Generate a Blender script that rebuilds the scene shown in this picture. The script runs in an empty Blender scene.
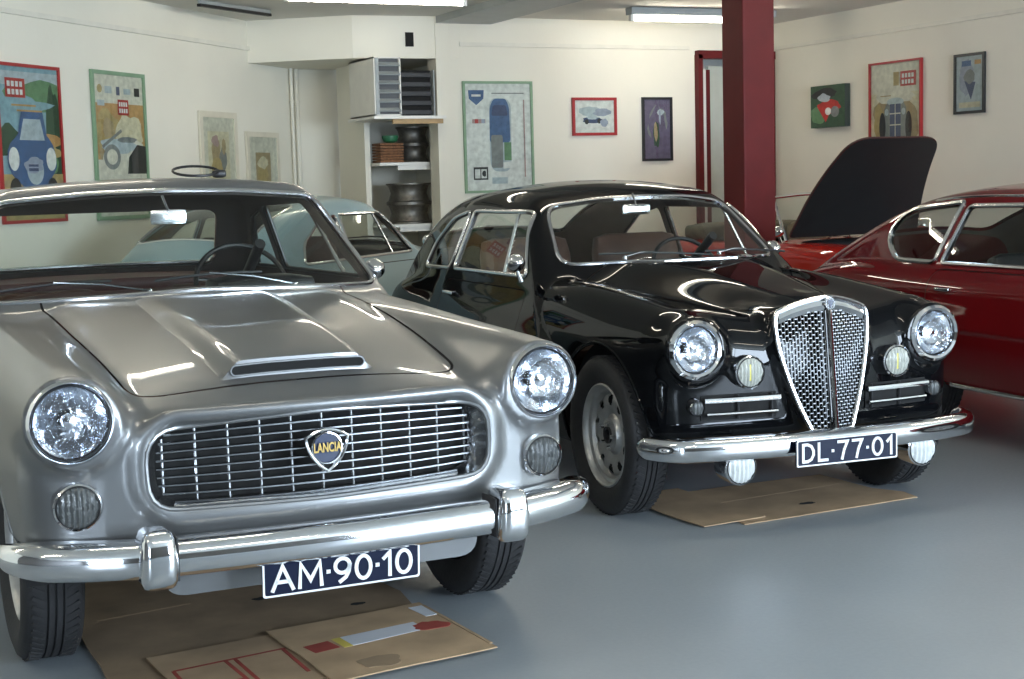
import bpy, bmesh, math, random
import numpy as np
from mathutils import Matrix, Vector
random.seed(4); RNG = np.random.default_rng(4)
S = bpy.context.scene
C = S.collection
PI = math.pi

# ------------------------------------------------------------------ camera
TH, PT, RL, HC = .4403, .10413, .02683, 1.409
fw0 = Vector((math.sin(TH), math.cos(TH), 0)); rt0 = Vector((math.cos(TH), -math.sin(TH), 0))
fw = fw0 * math.cos(PT) - Vector((0, 0, math.sin(PT)))
up0 = fw0 * math.sin(PT) + Vector((0, 0, math.cos(PT)))
rt = rt0 * math.cos(RL) - up0 * math.sin(RL); up = rt0 * math.sin(RL) + up0 * math.cos(RL)
cd = bpy.data.cameras.new('camera'); cam = bpy.data.objects.new('camera', cd); C.objects.link(cam)
M = Matrix.Identity(4)
for i in range(3):
    M[i][0] = rt[i]; M[i][1] = up[i]; M[i][2] = -fw[i]; M[i][3] = (0, 0, HC)[i]
cam.matrix_world = M
cd.sensor_width = 36; cd.lens = 1500 / 1024 * 36; cd.clip_start = .05
cd.dof.use_dof = False
S.camera = cam

# ------------------------------------------------------------------ light
w = bpy.data.worlds.new('world'); S.world = w; w.use_nodes = True
bg = w.node_tree.nodes['Background']; bg.inputs[0].default_value = (.62, .75, 1, 1); bg.inputs[1].default_value = .35
def area(name, loc, size, energy, col, aim):
    d = bpy.data.lights.new(name, 'AREA'); d.shape = 'RECTANGLE'; d.size, d.size_y = size
    d.energy = energy; d.color = col
    o = bpy.data.objects.new(name, d); C.objects.link(o); o.location = loc
    o.rotation_euler = (Vector(aim) - Vector(loc)).to_track_quat('-Z', 'Y').to_euler()
    return o
# daylight through windows behind the camera; the small left one added for reflections
DAY = (.70, .84, 1)
for i, (xx, ww) in enumerate(((-2.85, 1.1), (5.0, 2.2), (7.4, 2.0))):
    area('window_daylight', (xx, -3.12, 1.55), (ww, 2.2), 235 * ww, DAY, (xx, 5, 1.2))
S.view_settings.view_transform = 'Standard'
S.view_settings.look = 'None'
S.view_settings.exposure = 0
S.view_settings.gamma = 1
S.view_settings.use_curve_mapping = False
TUBE = 44.0

# ------------------------------------------------------------------ materials
MATS = {}
def mat(name, col, rough=.5, metal=0., coat=0., noise=0., nscale=8., spec=.5, bump=0., bscale=40., emit=None):
    if name in MATS: return MATS[name]
    m = bpy.data.materials.new(name); m.use_nodes = True; nt = m.node_tree
    b = nt.nodes['Principled BSDF']
    c = (*col, 1)
    b.inputs['Base Color'].default_value = c; b.inputs['Roughness'].default_value = rough
    b.inputs['Metallic'].default_value = metal; b.inputs['Coat Weight'].default_value = coat
    b.inputs['Coat Roughness'].default_value = .03; b.inputs['Specular IOR Level'].default_value = spec
    if emit: b.inputs['Emission Color'].default_value = (*emit[0], 1); b.inputs['Emission Strength'].default_value = emit[1]
    if noise or bump: tc = nt.nodes.new('ShaderNodeTexCoord')
    if noise:
        n = nt.nodes.new('ShaderNodeTexNoise'); n.inputs['Scale'].default_value = nscale; n.inputs['Detail'].default_value = 5
        nt.links.new(tc.outputs['Object'], n.inputs['Vector'])
        r = nt.nodes.new('ShaderNodeValToRGB')
        r.color_ramp.elements[0].position = .3; r.color_ramp.elements[1].position = .7
        r.color_ramp.elements[0].color = tuple(x * (1 - noise) for x in col) + (1,)
        r.color_ramp.elements[1].color = tuple(min(1, x * (1 + noise)) for x in col) + (1,)
        nt.links.new(n.outputs['Fac'], r.inputs[0]); nt.links.new(r.outputs[0], b.inputs['Base Color'])
    if bump:
        n = nt.nodes.new('ShaderNodeTexNoise'); n.inputs['Scale'].default_value = bscale; n.inputs['Detail'].default_value = 3
        nt.links.new(tc.outputs['Object'], n.inputs['Vector'])
        bp = nt.nodes.new('ShaderNodeBump'); bp.inputs['Strength'].default_value = bump; bp.inputs['Distance'].default_value = .01
        nt.links.new(n.outputs['Fac'], bp.inputs['Height']); nt.links.new(bp.outputs[0], b.inputs['Normal'])
    MATS[name] = m
    return m
def glass(name, tint=(.93, .96, .95), rough=.0, refl=1.0, flute=0.):
    if name in MATS: return MATS[name]
    m = bpy.data.materials.new(name); m.use_nodes = True; nt = m.node_tree
    for n in list(nt.nodes): nt.nodes.remove(n)
    o = nt.nodes.new('ShaderNodeOutputMaterial'); mx = nt.nodes.new('ShaderNodeMixShader')
    t = nt.nodes.new('ShaderNodeBsdfTransparent'); t.inputs[0].default_value = (*tint, 1)
    g = nt.nodes.new('ShaderNodeBsdfGlossy'); g.inputs['Roughness'].default_value = rough
    f = nt.nodes.new('ShaderNodeFresnel')
    ge = nt.nodes.new('ShaderNodeNewGeometry'); mr = nt.nodes.new('ShaderNodeMapRange')      # thin sheet: same reflectance from both sides
    mr.inputs['To Min'].default_value = 1.45; mr.inputs['To Max'].default_value = 1 / 1.45
    nt.links.new(ge.outputs['Backfacing'], mr.inputs['Value']); nt.links.new(mr.outputs[0], f.inputs['IOR'])
    nt.links.new(f.outputs[0], mx.inputs[0]); nt.links.new(t.outputs[0], mx.inputs[1]); nt.links.new(g.outputs[0], mx.inputs[2])
    if flute:
        tc = nt.nodes.new('ShaderNodeTexCoord'); n = nt.nodes.new('ShaderNodeTexNoise'); n.inputs['Scale'].default_value = 30; n.inputs['Detail'].default_value = 2
        mp = nt.nodes.new('ShaderNodeMapping'); mp.inputs['Scale'].default_value = (1, 2.2, .8)
        bp = nt.nodes.new('ShaderNodeBump'); bp.inputs['Strength'].default_value = flute; bp.inputs['Distance'].default_value = .02
        nt.links.new(tc.outputs['Object'], mp.inputs[0]); nt.links.new(mp.outputs[0], n.inputs['Vector']); nt.links.new(n.outputs['Fac'], bp.inputs['Height']); nt.links.new(bp.outputs[0], g.inputs['Normal'])
        nt.links.new(bp.outputs[0], f.inputs['Normal'])
    nt.links.new(mx.outputs[0], o.inputs[0]); MATS[name] = m
    return m
chrome = mat('chrome', (.80, .81, .83), .07, 1.)
chrome_soft = mat('worn_chrome', (.72, .73, .74), .18, 1., bump=.04, bscale=60)
silver = mat('silver_paint', (.185, .19, .192), .36, .66, .6, noise=.03, nscale=3)
black = mat('black_paint', (.003, .0033, .004), .5, 0, .62, noise=.05, nscale=3, spec=0.)
blue = mat('pale_blue_paint', (.30, .43, .47), .3, 0, .8, noise=.03, nscale=3)
maroon = mat('dark_red_paint', (.15, .006, .008), .5, 0, .8, noise=.04, nscale=3, spec=0.)
orange = mat('bright_red_paint', (.46, .02, .012), .5, 0, .8, noise=.04, nscale=3, spec=0.)
gap = mat('shut_line_shadow', (.006, .006, .006), .9, noise=.1)
rubber = mat('tyre_rubber', (.018, .018, .019), .7, noise=.25, nscale=12, bump=.15, bscale=90)
dark = mat('dark_void', (.008, .008, .008), .9, noise=.1)
underseal = mat('underseal', (.012, .012, .012), .85, noise=.2)
lining = mat('brown_lining', (.055, .042, .036), .8, noise=.15, nscale=10)
lining_b = mat('dark_lining', (.085, .060, .045), .8, noise=.15, nscale=10)
leather = mat('brown_leather', (.11, .055, .038), .5, noise=.2, nscale=9, bump=.1)
maroon_trim = mat('maroon_trim', (.075, .020, .016), .5, noise=.2, nscale=6)
steel = mat('grey_wheel_steel', (.42, .42, .41), .38, .75, noise=.15, nscale=14)
lens_glass = glass('headlamp_glass', (.95, .97, 1), .05, .93, 1.)
win_glass = glass('window_glass', (.88, .92, .90))
reflector = mat('lamp_reflector', (.86, .89, .94), .10, 1., bump=.5, bscale=22)
lamp_clear = mat('clear_ribbed_lens', (.075, .08, .08), .28, .1, .3, bump=.5, bscale=26)
lamp_white = mat('frosted_ribbed_lens', (.55, .57, .56), .3, 0, .3, bump=.3, bscale=26)
lamp_mid = mat('pale_ribbed_lens', (.36, .37, .33), .3, 0, .4, bump=.3, bscale=26)
mesh_metal = mat('grille_mesh_metal', (.24, .25, .26), .38, 1.)
dull_trim = mat('dull_trim', (.09, .09, .09), .4, 1.)
bar_metal = mat('grille_metal', (.30, .31, .32), .25, 1.)
amber = mat('yellow_bulb', (.52, .46, .08), .4, noise=.1)
plate_blue = mat('plate_blue', (.004, .008, .027), .4, noise=.05, spec=.2)
plate_white = mat('plate_white', (.80, .81, .80), .4, noise=.03)
gold = mat('gold_script', (.42, .29, .09), .35, .8, noise=.1)
badge_blue = mat('badge_enamel', (.02, .03, .07), .25, 0, .6, noise=.05)
black_plastic = mat('black_plastic', (.012, .012, .013), .45, noise=.1)

# ------------------------------------------------------------------ mesh helpers
class MB:
    def __init__(s): s.v = []; s.f = []; s.mi = []; s.sm = []; s.mats = []
    def m(s, material):
        if material not in s.mats: s.mats.append(material)
        return s.mats.index(material)
    def add(s, vs, fs, material, smooth=True):
        o = len(s.v); k = s.m(material)
        s.v += [tuple(map(float, p)) for p in vs]
        for f in fs: s.f.append([o + int(i) for i in f]); s.mi.append(k); s.sm.append(smooth)
        return s
    def box(s, c, d, material, rot=None):
        c = Vector(c); vs = []
        for z in (-1, 1):
            for x, y in ((-1, -1), (1, -1), (1, 1), (-1, 1)):
                p = Vector((x * d[0] / 2, y * d[1] / 2, z * d[2] / 2))
                if rot: p = rot @ p
                vs.append(c + p)
        return s.add(vs, [(3, 2, 1, 0), (4, 5, 6, 7), (0, 1, 5, 4), (1, 2, 6, 5), (2, 3, 7, 6), (3, 0, 4, 7)], material, False)
    def rbox(s, c, d, r, material, n=6, rot=None, fn=None):
        hx = np.array(d) / 2.; r = min(r, *(hx * .999)); vs = []; fs = []
        for ax in range(3):
            for sg in (-1, 1):
                o = len(vs)
                for i in range(n + 1):
                    for j in range(n + 1):
                        a = math.tan((i / n - .5) * PI / 2) ; b = math.tan((j / n - .5) * PI / 2)
                        p = np.zeros(3); p[ax] = sg; p[(ax + 1) % 3] = a; p[(ax + 2) % 3] = b
                        q = p * hx; inner = np.clip(q, -(hx - r), hx - r)
                        dd = p / np.linalg.norm(p)
                        t = q - inner
                        L = np.linalg.norm(t)
                        q = inner + (t / L * r if L > 1e-9 else 0)
                        if fn is not None: q = fn(q)
                        v = Vector(q)
                        if rot: v = rot @ v
                        vs.append(Vector(c) + v)
                for i in range(n):
                    for j in range(n):
                        q = [o + i * (n + 1) + j, o + (i + 1) * (n + 1) + j, o + (i + 1) * (n + 1) + j + 1, o + i * (n + 1) + j + 1]
                        fs.append(q if sg > 0 else q[::-1])
        return s.add(vs, fs, material, True)
    def tube(s, path, r, material, n=8, closed=False, cap=True, prof=None):
        P = [Vector(p) for p in path]; N = len(P)
        rs = r if hasattr(r, '__len__') else [r] * N
        T = []
        for i in range(N):
            a = P[(i - 1) % N] if closed or i > 0 else P[i]; b = P[(i + 1) % N] if closed or i < N - 1 else P[i]
            t = (b - a); T.append(t.normalized() if t.length > 1e-9 else Vector((1, 0, 0)))
        u = T[0].orthogonal().normalized()
        if prof is not None or abs(T[0].z) < .95: u = (Vector((0, 0, 1)) - T[0] * T[0].z).normalized() if abs(T[0].z) < .999 else u
        vs = []; fs = []
        pr = prof or [(math.cos(2 * PI * k / n), math.sin(2 * PI * k / n)) for k in range(n)]
        n = len(pr)
        for i in range(N):
            u = (u - T[i] * u.dot(T[i])).normalized(); v = T[i].cross(u)
            for (a, b) in pr: vs.append(P[i] + u * (a * rs[i]) + v * (b * rs[i]))
        for i in range(N if closed else N - 1):
            j = (i + 1) % N
            for k in range(n): fs.append((i * n + k, i * n + (k + 1) % n, j * n + (k + 1) % n, j * n + k))
        if cap and not closed: fs.append(tuple(range(n))[::-1]); fs.append(tuple((N - 1) * n + k for k in range(n)))
        return s.add(vs, fs, material, True)
    def lathe(s, prof, c, axis, material, n=32, smooth=True):
        # prof: (radius, height along axis)
        ax = Vector(axis).normalized(); u = ax.orthogonal().normalized(); v = ax.cross(u); c = Vector(c); vs = []; fs = []
        for (r, h) in prof:
            for k in range(n):
                a = 2 * PI * k / n; vs.append(c + ax * h + (u * math.cos(a) + v * math.sin(a)) * r)
        for i in range(len(prof) - 1):
            for k in range(n): fs.append((i * n + k, i * n + (k + 1) % n, (i + 1) * n + (k + 1) % n, (i + 1) * n + k))
        return s.add(vs, fs, material, smooth)
    def prism(s, poly, h0, h1, fn, material, smooth=False):
        # poly 2D, fn(a,b,h)->3D
        n = len(poly); vs = [fn(a, b, h0) for a, b in poly] + [fn(a, b, h1) for a, b in poly]
        fs = [tuple(range(n))[::-1], tuple(range(n, 2 * n))] + [(k, (k + 1) % n, n + (k + 1) % n, n + k) for k in range(n)]
        return s.add(vs, fs, material, smooth)
    def grid(s, pts, material, smooth=True, closed=False):
        a, b = len(pts), len(pts[0]); vs = [p for row in pts for p in row]; fs = []
        for i in range(a - 1):
            for j in range(b if closed else b - 1):
                k = (j + 1) % b; fs.append((i * b + j, i * b + k, (i + 1) * b + k, (i + 1) * b + j))
        return s.add(vs, fs, material, smooth)
    def build(s, name, parent=None, loc=None, fixn=True):
        me = bpy.data.meshes.new(name); me.from_pydata(s.v, [], s.f)
        for m in s.mats: me.materials.append(m)
        me.polygons.foreach_set('material_index', s.mi); me.polygons.foreach_set('use_smooth', s.sm)
        if fixn:
            bm = bmesh.new(); bm.from_mesh(me); bmesh.ops.remove_doubles(bm, verts=bm.verts, dist=1e-6)
            bmesh.ops.recalc_face_normals(bm, faces=bm.faces)
            for e in bm.edges:
                if len(e.link_faces) == 2 and e.calc_face_angle(0) > .7: e.smooth = False
            bm.to_mesh(me); bm.free()
        me.update()
        o = bpy.data.objects.new(name, me); C.objects.link(o)
        if parent: o.parent = parent
        if loc is not None: o.location = loc
        return o
def tag(o, label=None, cat=None, group=None, kind=None):
    if label: o['label'] = label
    if cat: o['category'] = cat
    if group: o['group'] = group
    if kind: o['kind'] = kind
    return o
def thing(name, label, cat, loc=(0, 0, 0), rz=0, group=None):
    o = bpy.data.objects.new(name, None); C.objects.link(o); o.location = loc; o.rotation_euler = (0, 0, rz)
    o.empty_display_size = .2
    return tag(o, label, cat, group)
def struct(o): o['kind'] = 'structure'; return o
def copy_tree(o, parent=None, swap=None, skip=()):
    c = o.copy(); C.objects.link(c)
    if parent: c.parent = parent
    if swap and c.type == 'MESH':
        for sl in c.material_slots:
            if sl.material in swap:
                new = swap[sl.material]; sl.link = 'OBJECT'; sl.material = new
    for ch in [q for q in o.children if not any(q.name.split('.')[0] == k for k in skip)]: copy_tree(ch, c, swap, skip)
    return c

# ------------------------------------------------------------------ implicit body shells
class Spl:                                  # natural cubic spline
    def __init__(s, pts):
        pts = sorted(pts); x = np.array([p[0] for p in pts], float); y = np.array([p[1] for p in pts], float); n = len(x)
        h = np.diff(x); A = np.eye(n); r = np.zeros(n)
        for i in range(1, n - 1):
            A[i, i - 1] = h[i - 1]; A[i, i] = 2 * (h[i - 1] + h[i]); A[i, i + 1] = h[i]
            r[i] = 6 * ((y[i + 1] - y[i]) / h[i] - (y[i] - y[i - 1]) / h[i - 1])
        s.x, s.y, s.m, s.h = x, y, np.linalg.solve(A, r), h
    def __call__(s, q):
        q = np.clip(q, s.x[0], s.x[-1]); i = np.clip(np.searchsorted(s.x, q) - 1, 0, len(s.h) - 1)
        h = s.h[i]; a = (s.x[i + 1] - q) / h; b = (q - s.x[i]) / h
        return a * s.y[i] + b * s.y[i + 1] + ((a ** 3 - a) * s.m[i] + (b ** 3 - b) * s.m[i + 1]) * h * h / 6
def smin(a, b, k):
    h = np.clip(.5 + .5 * (b - a) / k, 0, 1); return b * (1 - h) + a * h - k * h * (1 - h)
def smax(a, b, k): return -smin(-a, -b, k)
def sstep(a, b, x):
    t = np.clip((x - a) / (b - a), 0, 1); return t * t * (3 - 2 * t)
def sabs(y, e=.02): return np.sqrt(y * y + e * e)
def sdpoly(P, poly):                        # signed distance of (n,2) to closed polygon
    d = np.full(len(P), 1e9); ins = np.zeros(len(P), bool); n = len(poly)
    for i in range(n):
        a = poly[i]; b = poly[(i + 1) % n]; e = b - a; q = P - a
        t = np.clip((q @ e) / max(e @ e, 1e-12), 0, 1); d = np.minimum(d, ((q - t[:, None] * e) ** 2).sum(1))
        c = (a[1] > P[:, 1]) != (b[1] > P[:, 1])
        with np.errstate(divide='ignore', invalid='ignore'):
            xs = (b[0] - a[0]) * (P[:, 1] - a[1]) / (b[1] - a[1]) + a[0]
        ins ^= c & (P[:, 0] < xs)
    d = np.sqrt(d); return np.where(ins, -d, d)
def roundpoly(pts, r, n=6):                 # round each corner of a polygon
    P = [np.array(p[:2], float) for p in pts]; R = [p[2] if len(p) > 2 else r for p in pts]; out = []; N = len(P)
    for i in range(N):
        a, b, c = P[i - 1], P[i], P[(i + 1) % N]; u = a - b; v = c - b; lu, lv = np.linalg.norm(u), np.linalg.norm(v)
        u = u / lu; v = v / lv; k = min(R[i], lu * .49, lv * .49)
        for t in np.linspace(0, 1, n): out.append((1 - t) ** 2 * (b + u * k) + 2 * t * (1 - t) * b + t * t * (b + v * k))
    return np.array(out)
def densify(poly, step=.03):
    out = []; n = len(poly)
    for i in range(n):
        a, b = poly[i], poly[(i + 1) % n]; k = max(1, int(np.linalg.norm(b - a) / step))
        for t in range(k): out.append(a + (b - a) * t / k)
    return np.array(out)
def gradn(F, V, e=.004):
    g = np.stack([F(V[:, 0] + e, V[:, 1], V[:, 2]) - F(V[:, 0] - e, V[:, 1], V[:, 2]),
                  F(V[:, 0], V[:, 1] + e, V[:, 2]) - F(V[:, 0], V[:, 1] - e, V[:, 2]),
                  F(V[:, 0], V[:, 1], V[:, 2] + e) - F(V[:, 0], V[:, 1], V[:, 2] - e)], 1) / (2 * e)
    return g
def shell(F, lo, hi, h):
    ax = [np.arange(lo[i], hi[i] + h, h) for i in range(3)]
    f = F(ax[0][:, None, None], ax[1][None, :, None], ax[2][None, None, :])
    f = np.broadcast_to(f, (len(ax[0]), len(ax[1]), len(ax[2]))).copy()
    s = f < 0; n = f.shape; cn = tuple(k - 1 for k in n)
    cnt = np.zeros(cn, np.int16); acc = np.zeros(cn + (3,)); num = np.zeros(cn)
    for a in (0, 1):
        for b in (0, 1):
            for c in (0, 1): cnt += s[a:a + cn[0], b:b + cn[1], c:c + cn[2]]
    act = (cnt > 0) & (cnt < 8); idx = np.full(cn, -1); ii = np.argwhere(act); idx[act] = np.arange(len(ii))
    P = np.zeros((len(ii), 3)); K = np.zeros(len(ii))
    for axi in range(3):
        o1, o2 = [q for q in range(3) if q != axi]
        for p in (0, 1):
            for q in (0, 1):
                A = ii.copy(); A[:, o1] += p; A[:, o2] += q; B = A.copy(); B[:, axi] += 1
                fa = f[A[:, 0], A[:, 1], A[:, 2]]; fb = f[B[:, 0], B[:, 1], B[:, 2]]; c = (fa < 0) != (fb < 0)
                t = np.where(c, fa / np.where(c, fa - fb, 1), 0)
                pt = A.astype(float); pt[:, axi] += t; P += np.where(c[:, None], pt, 0); K += c
    V = np.array([a[0] for a in ax]) + P / K[:, None] * h
    quads = []
    for axi in range(3):
        o1, o2 = [q for q in range(3) if q != axi]
        sl0 = [slice(None)] * 3; sl1 = [slice(None)] * 3; sl0[axi] = slice(0, -1); sl1[axi] = slice(1, None)
        cr = s[tuple(sl0)] != s[tuple(sl1)]; e = np.argwhere(cr)
        e = e[(e[:, o1] > 0) & (e[:, o2] > 0) & (e[:, o1] < cn[o1]) & (e[:, o2] < cn[o2])]
        ins = s[e[:, 0], e[:, 1], e[:, 2]]
        def c(d1, d2):
            k = e.copy(); k[:, o1] += d1; k[:, o2] += d2; return idx[k[:, 0], k[:, 1], k[:, 2]]
        q = np.stack([c(-1, -1), c(0, -1), c(0, 0), c(-1, 0)], 1)
        flip = ins if axi != 1 else ~ins
        q = np.where(flip[:, None], q, q[:, ::-1]); quads.append(q)
    Q = np.concatenate(quads)
    for _ in range(4):
        v = F(V[:, 0], V[:, 1], V[:, 2]); g = gradn(F, V); g2 = (g * g).sum(1) + 1e-6
        st = np.clip(v / g2, -.03, .03); d = g * st[:, None]; L = np.linalg.norm(d, axis=1, keepdims=True)
        V = V - d * np.minimum(1, h * .6 / np.maximum(L, 1e-9))
    # shorter diagonal
    d1 = np.linalg.norm(V[Q[:, 0]] - V[Q[:, 2]], axis=1); d2 = np.linalg.norm(V[Q[:, 1]] - V[Q[:, 3]], axis=1)
    k = (d1 <= d2)[:, None]
    T = np.concatenate([np.where(k, Q[:, [0, 1, 2]], Q[:, [0, 1, 3]]), np.where(k, Q[:, [0, 2, 3]], Q[:, [1, 2, 3]])])
    gg = gradn(F, V); nn = np.cross(V[T[:, 1]] - V[T[:, 0]], V[T[:, 2]] - V[T[:, 0]])
    bad = (nn * (gg[T].sum(1))).sum(1) < 0; T = np.where(bad[:, None], T[:, ::-1], T)
    return V, T
def compact(V, T):
    u, inv = np.unique(T, return_inverse=True); return V[u], inv.reshape(-1, 3)
def split(mesh, g):
    """cut a triangle mesh by the implicit g(V): returns (outside g>0, inside g<0)"""
    V, T = mesh
    if len(T) == 0: return mesh, mesh
    v = g(V); v = np.where(np.abs(v) < 1e-5, 1e-5, v); neg = v < 0; k = neg[T].sum(1)
    out = T[k == 0]; inn = T[k == 3]; mx = T[(k > 0) & (k < 3)]
    if len(mx) == 0: return compact(V, out), compact(V, inn)
    # rotate so that vertex 0 is the odd one out
    nn = neg[mx]; odd = np.where((nn.sum(1) == 1)[:, None], nn, ~nn); j = odd.argmax(1); r = np.arange(len(mx))
    a, b, c = mx[r, j], mx[r, (j + 1) % 3], mx[r, (j + 2) % 3]
    def cut(p, q):
        lo, hi = np.minimum(p, q), np.maximum(p, q); return lo * len(V) + hi
    e = np.concatenate([cut(a, b), cut(a, c)]); ue, inv = np.unique(e, return_inverse=True); inv = inv.ravel()
    p, q = ue // len(V), ue % len(V)
    t0, t1 = np.zeros(len(p)), np.ones(len(p)); f0, f1 = v[p], v[q]
    t = f0 / (f0 - f1)
    for _ in range(3):
        X = V[p] + (V[q] - V[p]) * t[:, None]; fx = g(X); same = (fx < 0) == (f0 < 0)
        t0 = np.where(same, t, t0); f0 = np.where(same, fx, f0); t1 = np.where(same, t1, t); f1 = np.where(same, f1, fx)
        den = f0 - f1; t = np.where(np.abs(den) > 1e-12, t0 + (t1 - t0) * f0 / np.where(np.abs(den) > 1e-12, den, 1), t0)
    X = V[p] + (V[q] - V[p]) * np.clip(t, .001, .999)[:, None]
    V2 = np.concatenate([V, X]); ab = len(V) + inv[:len(a)]; ac = len(V) + inv[len(a):]
    tip = np.stack([a, ab, ac], 1); base = np.concatenate([np.stack([ab, b, c], 1), np.stack([ab, c, ac], 1)])
    tn = neg[a]; bn = np.concatenate([~tn, ~tn])
    return compact(V2, np.concatenate([out, tip[~tn], base[~bn]])), compact(V2, np.concatenate([inn, tip[tn], base[bn]]))
def side(mesh, sgn):                         # halves of a piece by y
    return split(mesh, lambda V: -sgn * V[:, 1] )[1]
def emesh(name, mesh, material, parent, F, off=0., flip=False, smooth=True):
    V, T = mesh
    if len(T) == 0: return None
    g = gradn(F, V); N = g / (np.linalg.norm(g, axis=1, keepdims=True) + 1e-9)
    W = V + N * off
    if flip: T = T[:, ::-1]; N = -N
    me = bpy.data.meshes.new(name)
    me.vertices.add(len(W)); me.vertices.foreach_set('co', W.ravel())
    me.loops.add(len(T) * 3); me.loops.foreach_set('vertex_index', T.ravel().astype(np.int32))
    me.polygons.add(len(T)); me.polygons.foreach_set('loop_start', np.arange(0, len(T) * 3, 3, dtype=np.int32))
    me.update(calc_edges=True)
    me.polygons.foreach_set('use_smooth', np.ones(len(T), bool))
    me.materials.append(material)
    me.normals_split_custom_set_from_vertices([tuple(n) for n in N])
    o = bpy.data.objects.new(name, me); C.objects.link(o); o.parent = parent
    return o
def hitline(F, P0, d, L=3., n=500):          # march from P0 along d to the surface
    P0 = np.asarray(P0, float); d = np.asarray(d, float); t = np.zeros(len(P0)); hit = np.zeros(len(P0), bool)
    for k in range(n):
        Q = P0 + d * (t + L / n)[:, None]; ins = F(Q[:, 0], Q[:, 1], Q[:, 2]) < 0
        hit |= ins; t = np.where(hit, t, t + L / n)
    a = t.copy(); b = t + L / n
    for k in range(14):
        m = (a + b) / 2; Q = P0 + d * m[:, None]; ins = F(Q[:, 0], Q[:, 1], Q[:, 2]) < 0; b = np.where(ins, m, b); a = np.where(ins, a, m)
    return P0 + d * a[:, None]
def trim_on(F, poly, plane, sgn, off=0.):
    """3-D loop of a 2-D outline projected on the shell. plane 'xz' from the side, 'yz' from front/back, 'xy' from above"""
    q = densify(np.asarray(poly)); n = len(q); z = np.zeros(n)
    if plane == 'xz': P0 = np.stack([q[:, 0], z + 1.2 * sgn, q[:, 1]], 1); d = np.array([0, -sgn, 0.])
    elif plane == 'yz': P0 = np.stack([z + (.5 if sgn > 0 else -5.), q[:, 0], q[:, 1]], 1); d = np.array([-sgn, 0, 0.])
    else: P0 = np.stack([q[:, 0], q[:, 1], z + 1.8], 1); d = np.array([0, 0, -1.])
    H = hitline(F, P0, d, 5.5 if plane == 'yz' else 2.)
    return H + d * (-off)
def lamp_hole(mesh, y, z, r, x0):             # open the shell behind a headlamp lens
    return split(mesh, lambda V: np.maximum(np.hypot(np.abs(V[:, 1]) - y, V[:, 2] - z) - r, x0 - V[:, 0]))[0]
def lines_of(t, F, tops, doors):
    for l in tops: emesh('shut_line', l, gap, t, F, -.006)
    for sg in (-1, 1): emesh('shut_line', side(doors, sg), gap, t, F, -.006)
def keep(P, lim):
    return [p for p in P if abs(p[1]) > lim]
def g_yz(poly, lim, front=True):
    poly = np.asarray(poly)
    return lambda V: np.maximum(sdpoly(V[:, 1:3], poly), (lim - V[:, 0]) if front else (V[:, 0] - lim))
def g_xz(poly, ymin=.3):
    poly = np.asarray(poly)
    return lambda V: np.maximum(sdpoly(V[:, [0, 2]], poly), ymin - np.abs(V[:, 1]))
def g_xy(poly, zmin):
    poly = np.asarray(poly)
    return lambda V: np.maximum(sdpoly(V[:, :2], poly), zmin - V[:, 2])
def panel(mesh, g, w=.0028):
    """(rest, shut line strip, panel)"""
    rest, inner = split(mesh, lambda V: g(V) - w); line, pan = split(inner, lambda V: g(V) + w)
    return rest, line, pan
def arch_cut(mesh, xs, zc, ra, yin=.42):
    for x in xs: mesh = split(mesh, lambda V: np.maximum(np.hypot(V[:, 0] - x, V[:, 2] - zc) - ra, yin - np.abs(V[:, 1])))[0]
    return mesh
def join(*ms):
    Vs, Ts, o = [], [], 0
    for V, T in ms: Vs.append(V); Ts.append(T + o); o += len(V)
    return np.concatenate(Vs), np.concatenate(Ts)

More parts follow.
